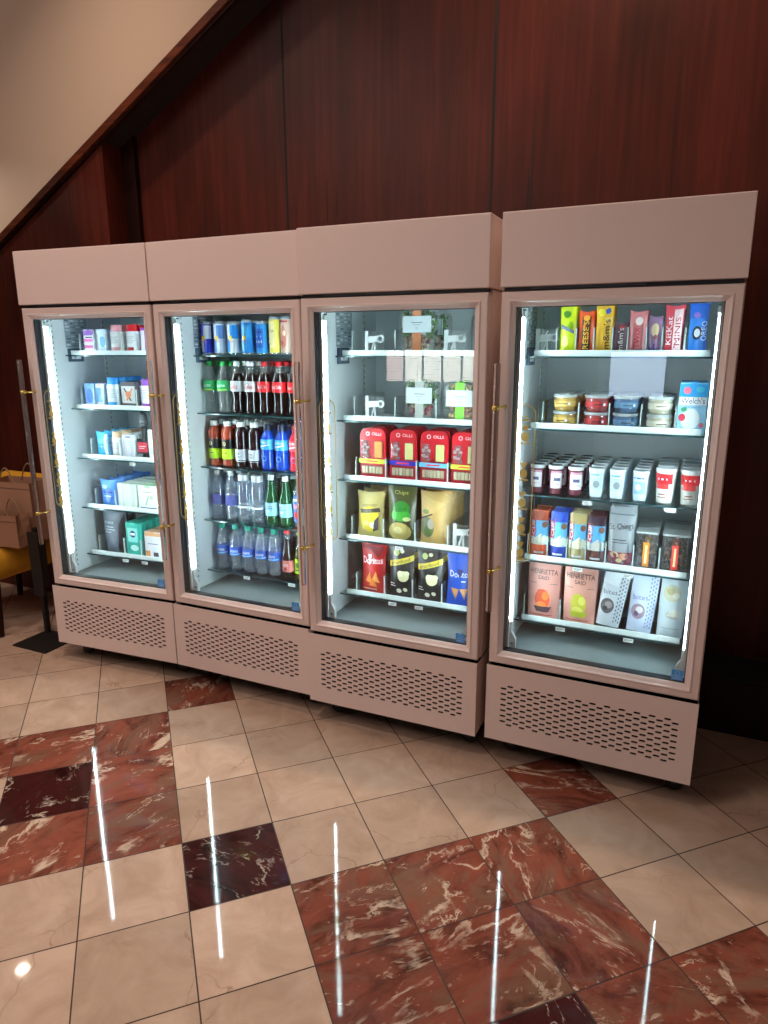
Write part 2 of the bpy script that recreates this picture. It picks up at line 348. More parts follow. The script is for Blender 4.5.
# ------------------------------------------------------------------ the hall: floor, walls, bulkhead
def make_floor():
    s = .29669; yaw = .77278; ox, oy = .001, -1.2713; c, sn = math.cos(yaw), math.sin(yaw)
    R, D = 'R', 'D'
    kind = {(2, -1): R, (3, -1): R, (4, -1): R, (1, 0): D, (5, 0): R, (0, 1): R, (-1, 1): R, (-1, 2): D, (0, 2): R, (-1, 3): R, (0, 3): R, (-2, 3): R, (-2, 2): 'C',
            (1, 4): R, (3, -2): R, (2, -2): R, (4, -2): R, (4, -3): R, (3, -3): D, (2, -3): R, (5, -3): R, (1, -4): R, (5, -4): D, (-3, 1): R, (-3, 2): R, (-2, 4): 'C', (4, 6): R,
            (7, 3): R, (8, 2): R, (-5, -2): D, (-4, -3): R, (-4, -2): R, (9, -3): R, (10, -3): R, (-3, 6): D}
    mb = MB(); shift = []
    rng = random.Random(3)
    for i in range(-26, 26):
        for j in range(-26, 20):
            cx, cyy = (i + .5) * s, (j + .5) * s; X = ox + cx * c - cyy * sn; Y = oy + cx * sn + cyy * c
            if Y > 1.1 or Y < -6.3 or X < -5.0 or X > 4.6: continue
            k = kind.get((i, j), 'C'); m = {'C': M_CREAM, R: M_RED, 'D': M_DARK}[k]
            g = .0019; pts = []; tx, ty = rng.uniform(-1, 1) * .0016, rng.uniform(-1, 1) * .0016
            for a, b in ((g, g), (s - g, g), (s - g, s - g), (g, s - g)):
                px_, py_ = i * s + a, j * s + b; pts.append((ox + px_ * c - py_ * sn, oy + px_ * sn + py_ * c, (a - s / 2) * tx + (b - s / 2) * ty))
            mb.add(pts, [(0, 1, 2, 3)], m)
            rv = (rng.random(), rng.random(), rng.random()); shift += [rv] * 4
    mb.add([(-5.2, -6.4, -.0012), (4.8, -6.4, -.0012), (4.8, 1.3, -.0012), (-5.2, 1.3, -.0012)], [(0, 1, 2, 3)], M_GROUT); shift += [(0, 0, 0)] * 4
    mb.box(-5.2, 4.8, -6.4, 1.3, -.1, -.002, M_GROUT); shift += [(0, 0, 0)] * 8
    me = mb.mesh('floor'); a = me.attributes.new('tile_shift', 'FLOAT_VECTOR', 'POINT')
    for i, q in enumerate(shift): a.data[i].vector = q
    o = bpy.data.objects.new('floor', me); COL.objects.link(o); return struct(o)
make_floor()

WY, PY = .84, .672     # main panelled wall plane, forward pier plane
ZC = 4.2
mb = MB(); mb.box(-1.59, 4.8, WY, WY + .12, 0, ZC, M_WALL)
for gx in (-.562, .487, 1.545 + .42, 3.05): mb.box(gx - .006, gx + .006, WY - .0012, WY + .01, .25, ZC, M_GROOVE)
# splits in the veneer
for x, z0, z1, w in ((-1.075, 2.16, 2.45, .004), (-.985, 2.14, 2.31, .009), (-.335, 2.17, 2.36, .004), (-.28, 2.2, 2.30, .006), (.665, 2.14, 2.62, .006), (.652, 2.14, 2.33, .010)):
    mb.prism([(x - w / 2, z0), (x + w / 2, z0), (x + w * .3, (z0 + z1) / 2), (x, z1), (x - w * .4, (z0 + z1) / 2)], WY - .001, WY + .004, M_GROOVE)
struct(mb.build('wall_back'))
mb = MB(); mb.box(-1.59, -1.502, WY - .03, WY, 0, ZC, M_WOODD); struct(mb.build('return_shade_strip'))  # dark strip added to widen the shaded pier return, shade held in its colour
mb = MB(); mb.box(-1.59, 4.8, .60, WY, 0, .235, M_WOODD); mb.box(-1.59, 4.8, .606, WY, .235, .25, M_GROOVE); struct(mb.build('baseboard_back'))
# sloping line of the bulkhead: through (-2.44, 2.211) and (-.768, 3.13) on the pier plane
def slope(x, off=0.0): return 2.211 + (x + 2.44) * .5495 + off
mb = MB(); pts = [(-5.2, 0), (-1.59, 0), (-1.59, slope(-1.59, -.03)), (-5.2, max(.6, slope(-5.2, -.03)))]
mb.prism(pts, PY, WY + .12, M_WALL)
for gx in (-1.86, -2.45): mb.box(gx - .003, gx + .003, PY - .001, PY + .01, 0, slope(gx) - .03, M_GROOVE)
for x, z0, z1, w in ((-1.815, 2.12, 2.26, .006), (-2.02, 2.1, 2.2, .004)): mb.prism([(x - w / 2, z0), (x + w / 2, z0), (x, z1)], PY - .001, PY + .004, M_GROOVE)
struct(mb.build('wall_left_pier'))
mb = MB(); mb.prism([(-5.2, slope(-5.2)), (1.18, slope(1.18)), (1.18, ZC), (-5.2, ZC)], PY - .006, WY + .1, M_PLASTER); struct(mb.build('wall_bulkhead'))
mb = MB()
def band(a0, a1, y0, y1, m): mb.prism([(-5.2, slope(-5.2, a0)), (1.2, slope(1.2, a0)), (1.2, slope(1.2, a1)), (-5.2, slope(-5.2, a1))], y0, y1, m)
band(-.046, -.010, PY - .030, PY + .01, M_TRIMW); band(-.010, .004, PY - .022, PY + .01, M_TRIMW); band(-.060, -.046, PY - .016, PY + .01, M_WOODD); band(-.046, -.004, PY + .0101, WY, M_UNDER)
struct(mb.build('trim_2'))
# the rest of the lobby around the camera
mb = MB(); mb.box(-5.3, 4.9, -6.6, 1.3, ZC, ZC + .1, M_PLASTER); struct(mb.build('ceiling'))
mb = MB(); mb.box(-5.3, -5.2, -6.5, 1.3, 0, ZC, M_WALL); struct(mb.build('wall_left'))
mb = MB(); mb.box(4.8, 4.9, -6.5, 1.3, 0, ZC, M_WALL); struct(mb.build('wall_right'))
mb = MB(); mb.box(-5.3, 4.9, -6.6, -6.5, 0, ZC, M_PLASTER); struct(mb.build('wall_front'))
# daylight windows behind the camera, which the glass doors mirror
M_DAYC = emit('daylight_on_blinds', (1.0, .93, .80), 15.0); M_DAYB = emit('blue_daylight', (.62, .76, 1.0), 9.0)
mb = MB(); mb.box(-2.42, -1.02, -6.5, -6.44, 1.08, 1.56, M_WOODD)
M_DAYP = emit('pink_evening_light', (1.0, .74, .68), 12.0); M_LATH = P((150, 140, 130))
for i in range(5):
    mb.box(-2.38 + i * .27, -2.15 + i * .27, -6.438, -6.43, 1.12, 1.52, M_DAYP if i == 0 else M_DAYC)
    for q in range(11): mb.box(-2.38 + i * .27, -2.15 + i * .27, -6.43, -6.42, 1.135 + q * .035, 1.143 + q * .035, M_LATH)
struct(mb.build('window_1'))
mb = MB(); mb.box(.24, .98, -6.5, -6.44, .92, 1.56, M_WOODD); mb.box(.30, .92, -6.438, -6.43, .98, 1.50, M_DAYB); struct(mb.build('window_2'))

# ------------------------------------------------------------------ refrigerators
FW = .7345
SH = (1.54, 1.28, 1.03, .772, .522)
FR = {1: ((-1.4916, -.0132), .0639), 2: ((-.7522, .0337), -.0041), 3: ((0, 0), .011), 4: ((.7695, .0214), -.007)}
FD = .62
def curve_panel():
    """base front with the staggered slots really cut through"""
    cu = bpy.data.curves.new('slots', 'CURVE'); cu.dimensions = '2D'; cu.fill_mode = 'BOTH'; cu.extrude = .0012
    def spl(pts):
        s = cu.splines.new('POLY'); s.points.add(len(pts) - 1); s.use_cyclic_u = True
        for q, p in zip(s.points, pts): q.co = (p[0], p[1], 0, 1)
    spl([(0, .097), (FW, .097), (FW, .405), (0, .405)])
    n = 25; pitch = (.668 - .068) / (n - 1)
    for k in range(n):
        x = .068 + k * pitch; rows = 7 if k % 2 == 0 else 8
        for r in range(rows):
            z = .318 - r * .0228 - (0 if k % 2 == 0 else -.0114); hl, hr = .0115, .0041; pts = []
            for a in range(-90, 91, 45): pts.append((x + hl - hr + hr * math.cos(math.radians(a)), z + hr * math.sin(math.radians(a))))
            for a in range(90, 271, 45): pts.append((x - hl + hr + hr * math.cos(math.radians(a)), z + hr * math.sin(math.radians(a))))
            spl(pts)
    o = bpy.data.objects.new('slots', cu); COL.objects.link(o); bpy.context.view_layer.update()
    me = bpy.data.meshes.new_from_object(o.evaluated_get(bpy.context.evaluated_depsgraph_get()))
    out = ([(q.co.x, -.0125 + .0012 - q.co.z, q.co.y) for q in me.vertices], [tuple(p.vertices) for p in me.polygons])
    bpy.data.objects.remove(o); return out
SLOT = curve_panel()

def m_cabinet():
    mb = MB(); t = .040
    # side skins, back, roof and floor slabs of the insulated box
    mb.rbox(.001, t, .046, FD, .405, 1.764, M_PAINT, .003); mb.rbox(FW - t, FW - .001, .046, FD, .405, 1.764, M_PAINT, .003)
    mb.box(t, FW - t, FD - .02, FD, .405, 1.764, M_PAINT)
    mb.box(t, FW - t, .05, FD - .02, 1.74, 1.764, M_PAINT); mb.box(t, FW - t, .05, FD - .02, .405, .436, M_PAINT)
    return mb.mesh('cabinet')
def m_liner():
    mb = MB(); a, b = .0402, FW - .0402; y0, y1 = .05, FD - .0205; z0, z1 = .4365, 1.7395; e = .006
    mb.box(a, a + e, y0, y1, z0, z1, M_LINER); mb.box(b - e, b, y0, y1, z0, z1, M_LINER)
    mb.box(a + e, b - e, y1 - e, y1, z0, z1, M_LINER); mb.box(a + e, b - e, y0, y1, z1 - e, z1, M_LINER)
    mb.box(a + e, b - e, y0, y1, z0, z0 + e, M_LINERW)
    # shelf standards with slots on the rear and side walls
    for x in (.24, FW - .24):
        mb.box(x - .009, x + .009, y1 - e - .004, y1 - e, z0 + .02, z1 - .02, M_WHITE)
    for xx, sgn in ((a + e, 1), (b - e, -1)):
        for yy in (.12, .46):
            x0, x1 = sorted((xx, xx + sgn * .003)); mb.box(x0, x1, yy - .008, yy + .008, z0 + .02, z1 - .02, M_WHITE)
            for k in range(48):
                z = z0 + .04 + k * .026; x0, x1 = sorted((xx + sgn * .003, xx + sgn * .0034)); mb.box(x0, x1, yy - .0025, yy + .0025, z, z + .009, M_DARKG)
    # air duct hole strip at the front edge
    mb.box(a + e, a + e + .016, .052, .062, z0, z1, M_WHITE); mb.box(b - e - .016, b - e, .052, .062, z0, z1, M_WHITE)
    return mb.mesh('liner')
def m_header():
    mb = MB(); mb.rbox(0, FW, -.009, FD, 1.7665, 2.0, M_PAINT, .003); return mb.mesh('header_panel')
def m_lipbar():
    mb = MB(); mb.box(.01, FW - .01, .006, .05, 1.7535, 1.7660, M_BLACK)
    mb.box(.10, FW * .62, .0, .006, 1.7585, 1.7655, M_DARKG); return mb.mesh('hinge_rail')
def m_lowgap():
    mb = MB(); mb.box(.01, FW - .01, .012, .045, .4055, .4108, M_BLACK); return mb.mesh('lower_seal')
def m_base():
    mb = MB(); mb.add(SLOT[0], SLOT[1], M_PAINT)
    # skirt returns
    mb.box(0, .0016, -.0115, FD - .01, .097, .4, M_PAINT); mb.box(FW - .0016, FW, -.0115, FD - .01, .097, .4, M_PAINT)
    mb.box(.0016, FW - .0016, FD - .012, FD - .01, .097, .4, M_PAINT)
    return mb.mesh('base_panel')
def m_motor():
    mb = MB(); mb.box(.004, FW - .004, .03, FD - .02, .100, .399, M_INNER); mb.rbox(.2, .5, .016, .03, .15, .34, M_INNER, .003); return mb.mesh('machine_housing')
def m_door():
    mb = MB(); x0, x1, z0, z1 = .003, FW - .003, .411, 1.7525
    prof = [(0, .045), (0, .004), (.004, 0), (.025, 0), (.0285, -.0028), (.032, -.0022), (.036, .0035), (.0445, .0085), (.0485, .012), (.0485, .034), (.03, .045)]
    vs = []
    for i, y in prof: vs += [(x0 + i, y, z0 + i), (x1 - i, y, z0 + i), (x1 - i, y, z1 - i), (x0 + i, y, z1 - i)]
    fs = []
    for j in range(len(prof)):
        j2 = (j + 1) % len(prof)
        for k in range(4): fs.append((j * 4 + k, j * 4 + (k + 1) % 4, j2 * 4 + (k + 1) % 4, j2 * 4 + k))
    mb.add(vs, fs, M_PAINT); return mb.mesh('door')
def m_gasket():
    mb = MB(); x0, x1, z0, z1 = .0520, FW - .0520, .4600, 1.7035; vs = []
    for i, y in ((0, .016), (.0018, .016), (.0018, .050), (-.008, .050), (-.008, .046), (0, .046)):
        vs += [(x0 + i, y, z0 + i), (x1 - i, y, z0 + i), (x1 - i, y, z1 - i), (x0 + i, y, z1 - i)]
    fs = [(j * 4 + k, j * 4 + (k + 1) % 4, ((j + 1) % 6) * 4 + (k + 1) % 4, ((j + 1) % 6) * 4 + k) for j in range(6) for k in range(4)]
    mb.add(vs, fs, M_BLACK); return mb.mesh('gasket')
def m_glass():
    mb = MB(); mb.box(.0522, FW - .0522, .0135, .0165, .4602, 1.7033, M_GLASS); return mb.mesh('glass_pane')
def m_handle():
    mb = MB(); x = .012; mb.lathe([(.0, .634), (.009, .634), (.0115, .637), (.0115, 1.518), (.009, 1.521), (0, 1.521)], M_ROD, 16, x, -.055); return mb.mesh('handle')
def m_bracket():
    mb = MB(); mb.tube([(.012, -.055, 0), (.03, -.03, 0), (.03, .001, 0)], .0042, M_BRASS, 10)
    mb.lathe([(.0118, -.008), (.0136, -.008), (.0136, .008), (.0118, .008)], M_BRASS, 16, .012, -.055, True, False)
    mb.tube([(.03, -.004, 0), (.03, .0, 0)], .0075, M_BRASS, 14); return mb.mesh('handle_bracket')
def m_decal():
    mb = MB(); S = flat_surface(.0134); g = M_GOLD; cx = .100; it = []
    # arch outline on the glass
    w = .034; n = 12; pts = [(cx + w, .84)] + [(cx + w * math.cos(PI * i / n), 1.345 + w * math.sin(PI * i / n)) for i in range(n + 1)] + [(cx - w, .84)] + [(cx - w * math.cos(PI * i / n), .84 - w * .7 * math.sin(PI * i / n)) for i in range(1, n + 1)]
    for a, b in zip(pts, pts[1:]):
        d = Vector((b[0] - a[0], b[1] - a[1]));
        if d.length < 1e-5: continue
        nn = Vector((-d.y, d.x)).normalized() * .0018
        mb.add([S(a[0] + nn.x, a[1] + nn.y, 0), S(a[0] - nn.x, a[1] - nn.y, 0), S(b[0] - nn.x, b[1] - nn.y, 0), S(b[0] + nn.x, b[1] + nn.y, 0)], [(0, 1, 2, 3)], g)
    it += [('rect', cx - .018, 1.325, cx + .018, 1.331, g), ('rect', cx - .008, 1.338, cx + .008, 1.343, g)]
    for z in (1.294, 1.165, 1.06, .967, .876):
        it += [('poly', [(cx - .012, z + .016), (cx - .004, z - .004), (cx + .004, z - .004), (cx + .014, z + .016)], g), ('disc', cx, z - .024, .014, .017, g), ('rect', cx - .019, z - .049, cx + .019, z - .043, g)]
    it += [('rect', cx - .018, .826, cx + .018, .829, g), ('rect', cx - .018, .818, cx + .010, .821, g)]
    art(mb, S, it); return mb.mesh('window_decal')
def m_sticker():
    mb = MB(); S = flat_surface(.0132); x = FW - .0945; z = .468
    art(mb, S, [('rect', x, z, x + .037, z + .037, M_BLUE_ST), ('rect', x + .003, z + .014, x + .034, z + .016, P((170, 205, 235))), ('text', 'ENERGY', x + .0185, z + .007, .028, None, 0, P((200, 225, 245))), ('ring', x + .0185, z + .026, .008, .0065, P((170, 205, 235)))])
    return mb.mesh('energy_sticker')
def m_led():
    mb = MB(); mb.lathe([(0, .545), (.0046, .545), (.0046, 1.676), (0, 1.676)], M_LED, 10); return mb.mesh('light_tube')
def m_ledhold():
    mb = MB()
    for z in (.515, 1.672): mb.rbox(-.007, .009, -.010, .013, z, z + (.045 if z < 1 else .022), M_WHITE, .003)
    mb.prism([(-.006, .452), (.024, .452), (.024, .49), (.010, .515), (-.006, .515)], -.008, .008, M_WHITE)
    mb.lathe([(0, .47), (.004, .47), (.004, .476), (0, .476)], M_DARKG, 8, .012, -.009)
    mb.box(-.006, .007, .0085, .0115, .52, 1.70, P((96, 106, 114))); return mb.mesh('lamp_holder')
def m_shelf(dark=False):
    mb = MB(); x0, x1 = .048, FW - .048; y0, y1 = .19, FD - .03
    mb.box(x0, x1, y0 + .0012, y1, -.006, 0, M_SHELFG); mb.box(x0, x1, y0, y0 + .0011, -.006, 0, M_GEDGE)
    return mb.mesh('shelf')
def m_rail():
    mb = MB(); mb.rbox(.076, FW - .080, .197, .203, .0005, .0215, M_RAIL, .0015); mb.box(.076, FW - .080, .2035, .222, .0005, .0022, M_RAIL); return mb.mesh('price_rail')
def m_clip():
    mb = MB(); mb.rbox(-.0065, .0065, -.0075, .0075, -.016, -.0065, M_CHROME, .002); return mb.mesh('shelf_clip')
def m_divider(h=.10):
    mb = MB(); mb.prism([(0, 0)] * 0 or [(-.0008, .0025), (.0008, .0025), (.0008, h), (-.0008, h)], .222, .52, M_ACRYL)
    mb.box(-.002, .002, .210, .216, .0025, h * .98, M_ACRYL2); mb.box(-.003, .003, .208, .220, .0025, .022, M_ACRYL2); return mb.mesh('divider')
def m_pusher():
    mb = MB(); S0 = .26
    mb.box(-.012, .070, S0 + .004, S0 + .006, .003, .095, M_ACRYL)
    mb.rbox(-.012, .004, S0 - .004, S0 + .004, .003, .098, M_WHITE, .002)
    mb.prism([(.004, .05), (.05, .055), (.05, .078), (.004, .076)], S0 - .003, S0 + .002, M_WHITE)
    n = 16; vs = [(.058 + r * math.cos(2 * PI * i / n), yy, .066 + r * math.sin(2 * PI * i / n)) for yy in (S0 - .003, S0 + .002) for r in (.016, .0085) for i in range(n)]
    fs = []
    for i in range(n):
        j = (i + 1) % n; fs += [(i, j, n + j, n + i), (2 * n + i, 3 * n + i, 3 * n + j, 2 * n + j), (i, 2 * n + i, 2 * n + j, j), (n + i, n + j, 3 * n + j, 3 * n + i)]
    mb.add(vs, fs, M_WHITE)
    mb.prism([(.010, .003), (.016, .003), (.032, .052), (.024, .052)], S0 - .003, S0 + .002, M_WHITE); mb.prism([(.030, .003), (.037, .003), (.034, .052), (.027, .052)], S0 - .003, S0 + .002, M_WHITE)
    mb.rbox(-.012, .06, S0 - .004, S0 + .2, .0025, .006, M_WHITE, .001); return mb.mesh('product_pusher')
def m_tagp():
    mb = MB(); mb.box(-.018, .018, .188, .1892, -.021, -.006, M_WHITE); mb.box(-.014, .014, .1872, .1879, -.012, -.0105, P((70, 70, 76))); mb.box(-.014, .006, .1872, .1879, -.0165, -.015, P((70, 70, 76))); return mb.mesh('price_tag')
def m_caster():
    mb = MB(); mb.box(-.028, .028, -.028, .028, .090, .097, M_DARKG)
    mb.prism([(-.018, .09), (.018, .09), (.012, .028), (-.004, .028)], -.018, -.015, M_DARKG); mb.prism([(-.018, .09), (.018, .09), (.012, .028), (-.004, .028)], .015, .018, M_DARKG)
    n = 18; R = .030
    vs = [(.004 + R * f * math.cos(2 * PI * i / n), y, +.0302 + R * f * math.sin(2 * PI * i / n)) for y, f in ((-.013, .8), (-.010, 1), (.010, 1), (.013, .8)) for i in range(n)]
    fs = [(j * n + i, j * n + (i + 1) % n, (j + 1) * n + (i + 1) % n, (j + 1) * n + i) for j in range(3) for i in range(n)] + [tuple(range(n)), tuple(reversed(range(3 * n, 4 * n)))]
    mb.add(vs, fs, M_BLACK); return mb.mesh('caster')
def m_thermo():
    mb = MB(); x = .0466
    mb.box(x, x + .0015, .20, .345, 1.575, 1.715, M_GREYCARD)
    r = random.Random(5)
    for i in range(9):
        for j in range(4):
            if r.random() < .75:
                y = .205 + j * .034; z = 1.585 + i * .0145; mb.box(x + .0016, x + .0019, y, y + r.uniform(.012, .03), z, z + r.uniform(.003, .008), P((92, 106, 120)) if r.random() < .6 else M_WHITE)
    mb.rbox(x, x + .0105, .205, .300, 1.507, 1.572, P((70, 92, 112)), .003); mb.rbox(x + .0105, x + .0115, .22, .28, 1.520, 1.540, M_WHITE, .0004)
    return mb.mesh('thermostat')
# clear cast-acrylic rod of the handles
m = principled('clear_acrylic_rod', (250, 240, 236), .04, 0, .5); m.node_tree.nodes['Principled BSDF'].inputs['Transmission Weight'].default_value = .92
m.node_tree.nodes['Principled BSDF'].inputs['IOR'].default_value = 1.3; M_ROD = m
ME = dict(cab=m_cabinet(), lin=m_liner(), head=m_header(), lip=m_lipbar(), low=m_lowgap(), base=m_base(), mot=m_motor(), door=m_door(), gask=m_gasket(), glass=m_glass(), hand=m_handle(), brk=m_bracket(),
          dec=m_decal(), stk=m_sticker(), led=m_led(), ledh=m_ledhold(), shelf=m_shelf(), rail=m_rail(), clip=m_clip(), div=m_divider(), push=m_pusher(), tagp=m_tagp(), cas=m_caster(), thermo=m_thermo())

FRIDGE_LABEL = {1: 'white glass-door refrigerator of toiletries and remedies, beside the yellow chair',
                2: 'white glass-door refrigerator filled with rows of bottled and canned drinks',
                3: 'white glass-door refrigerator holding salads, red snack trays and chip bags',
                4: 'white glass-door refrigerator of candy, tubs, cups and pouches, standing nearest the camera'}
# dividers (x) and pushers (x) per shelf, shelves without a rail, price tags
DIV = {(1, 0): (.125, .21, .285, .385, .475), (1, 1): (.10, .178, .235, .325, .438), (1, 2): (.13, .23, .312, .40), (1, 3): (.125, .25), (1, 4): (.118, .279, .386),
       (3, 0): (.115, .30), (3, 1): (.12, .30, .475), (3, 2): (.124, .2595, .3945, .5275), (3, 3): (.10, .2475, .3905, .5335), (3, 4): (.120, .252, .3815, .512),
       (4, 0): (.151, .2195, .2805, .3425, .3925, .4535, .5035, .5745), (4, 1): (.115, .244, .350, .457, .5685), (4, 3): (.0835, .159, .2315, .3005, .3735, .4705, .5595), (4, 4): (.080, .2205)}
PUSH = {(3, 0): (.16, .50), (3, 1): (.16,), (3, 3): (.552,), (4, 0): (.078,)}
NORAIL = {(2, 0), (2, 1), (2, 2), (2, 3), (2, 4), (4, 2)}
TAGS = {(2, 4): (.28, .53), (3, 3): (.33,), (3, 4): (.30, .42), (4, 2): (.30, .58), (4, 3): (.28, .46), (4, 4): (.23, .48), (1, 4): (.30, .42), (1, 2): (.4,)}
FROOT = {}
for k in (1, 2, 3, 4):
    (fx, fy), rz = FR[k]; root = empty('refrigerator', (fx, fy, 0), rz); FROOT[k] = root
    tag(root, FRIDGE_LABEL[k], 'refrigerator', 'glass-door refrigerators along the wood wall')
    for n, key in (('cabinet', 'cab'), ('liner', 'lin'), ('header_panel', 'head'), ('hinge_rail', 'lip'), ('lower_seal', 'low'), ('base_panel', 'base'), ('machine_housing', 'mot'), ('thermostat', 'thermo')):
        inst(n, ME[key], root)
    d = inst('door', ME['door'], root)
    inst('glass_pane', ME['glass'], d); inst('gasket', ME['gask'], d); inst('handle', ME['hand'], d)
    for z in (.79, 1.373): inst('handle_bracket', ME['brk'], d, (0, 0, z))['label'] = 'polished brass bracket'
    inst('window_decal', ME['dec'], d); inst('energy_sticker', ME['stk'], d)
    for x in (.0612, FW - .0612):
        inst('light_tube', ME['led'], root, (x, .070, 0)); h = inst('lamp_holder', ME['ledh'], root, (x, .075, 0))
        if x > .3: h.scale = (-1, 1, 1)
    for s, z in enumerate(SH):
        sh = inst('shelf', ME['shelf'], root, (0, 0, z))
        for cx in (.0535, FW - .0535):
            for cyy in (.2425, .5075): inst('shelf_clip', ME['clip'], sh, (cx, cyy, 0))
        if (k, s) not in NORAIL: inst('price_rail', ME['rail'], sh)
        for x in DIV.get((k, s), ()): inst('divider', ME['div'], sh, (x, 0, 0))
        for x in PUSH.get((k, s), ()): inst('product_pusher', ME['push'], sh, (x, 0, 0))
        for x in TAGS.get((k, s), ()): inst('price_tag', ME['tagp'], sh, (x, 0, 0))
    for x in (.075, FW - .055):
        for y in (.10, FD - .07): inst('caster', ME['cas'], root, (x, y, 0))

# ------------------------------------------------------------------ goods on the shelves
M_COLA = principled('dark_cola', (22, 8, 8), .08, 0, .6)
M_TEA = principled('red_brown_tea', (150, 56, 34), .1, 0, .6)
M_DTEA = principled('dark_berry_drink', (34, 10, 16), .1, 0, .6)
M_BLUEJ = principled('blue_sports_drink', (10, 60, 170), .1, 0, .6)
M_REDJ = principled('red_sports_drink', (190, 20, 40), .1, 0, .6)
M_GREENG = clear('green_bottle_glass', (40, 120, 70), 2.0, .03, .35)
M_SIDE = {}
TXW = P((240, 242, 245), .4); TXD = P((40, 40, 48), .5)
RED = P((205, 24, 34), .35); WHT = P((232, 234, 234), .4); SIL = principled('silver_can', (196, 202, 210), .25, .85)
SHELF_WORD = ('top', 'second', 'third', 'fourth', 'bottom')
ORD = ('front one', 'second back', 'third back', 'fourth back', 'fifth back', 'sixth back')
USED = set(); XS = {2: -.006, (4, 2): -.010, (4, 3): -.004, 1: 0}
def place(proto, k, s, x, d, label, cat, group, rz=0.0, dz=0.0026, tilt=0.0, roll=0.0):
    """stand a copy of the prototype on shelf s of refrigerator k, its centre at x along the shelf and d behind the door"""
    (fx, fy), a = FR[k]; c, sn = math.cos(a), math.sin(a)
    if proto.name in USED: o = copy_tree(proto)
    else:
        kids(proto); USED.add(proto.name); o = proto
    o.location = (fx + x * c - d * sn, fy + x * sn + d * c, SH[s] + dz); o.rotation_euler = (tilt, roll, a + rz)
    x += XS.get((k, s), XS.get(k, 0)); o.location.x = fx + x * c - d * sn; o.location.y = fy + x * sn + d * c
    tag(o, label, cat, group); return o
def row(proto, k, s, x, d0, n, step, look, where, cat, group, jit=.02):
    for i in range(n):
        place(proto, k, s, x + random.uniform(-.0012, .0012), d0 + i * step, '%s, %s in %s' % (look, ORD[i], where), cat, group, random.uniform(-jit, jit))

def thing_of(name, pieces):
    r = empty(name)
    for n, mb in pieces: mb.build(n, r)
    return r
def bottle(name, prof, fill, cap, capm, lab=None, items=(), top=None, split=None, n=18, rib=()):
    """prof [(r,z)], fill: drink colour up to z=split then clear plastic; cap (r,z0,z1); lab (z0,z1,mat)"""
    b = MB(); mats = [fill if prof[i + 1][1] <= (split or 9) else M_PET for i in range(len(prof) - 1)]
    b.lathe(prof, mats, n, 0, 0, True, False)
    r, z0, z1 = cap; c = MB(); c.lathe([(r, z0), (r, z1 - .002), (r - .0015, z1), (0, z1)], capm, n, 0, 0, True, False)
    c.lathe([(r + .0012, z0 - .003), (r + .0012, z0)], capm, n, 0, 0, True, True)
    ps = [('bottle_body', b), ('cap', c)]
    if lab:
        def rf(z):
            for (ra, za), (rb, zb) in zip(prof, prof[1:]):
                if za <= z <= zb and zb > za: return ra + (rb - ra) * (z - za) / (zb - za)
            return prof[-1][0]
        L = MB(); zz = [lab[0] + (lab[1] - lab[0]) * i / 4 for i in range(5)]
        L.lathe([(rf(z) + .0006, z) for z in zz], lab[2], n, 0, 0, True, False); art(L, cyl_surface(0, lambda v: rf(v) + .0012), items); ps.append(('label', L))
    return thing_of(name, ps)
def can(name, r, h, body, items, top=SIL):
    b = MB(); pr = [(0, .003), (r - .008, .001), (r - .004, 0), (r, .008), (r, h - .012), (r - .005, h - .003)]
    b.lathe(pr, [SIL, SIL, SIL, body, SIL], 18, 0, 0, True, False); art(b, cyl_surface(r), items)
    l = MB(); l.lathe([(r - .0045, h - .003), (r - .0045, h), (r - .0065, h), (r - .0075, h - .003), (0, h - .003)], top, 18, 0, 0, False, False)
    l.box(-.004, .004, -.010, .006, h - .0028, h - .0012, SIL)
    return thing_of(name, [('can_body', b), ('can_lid', l)])
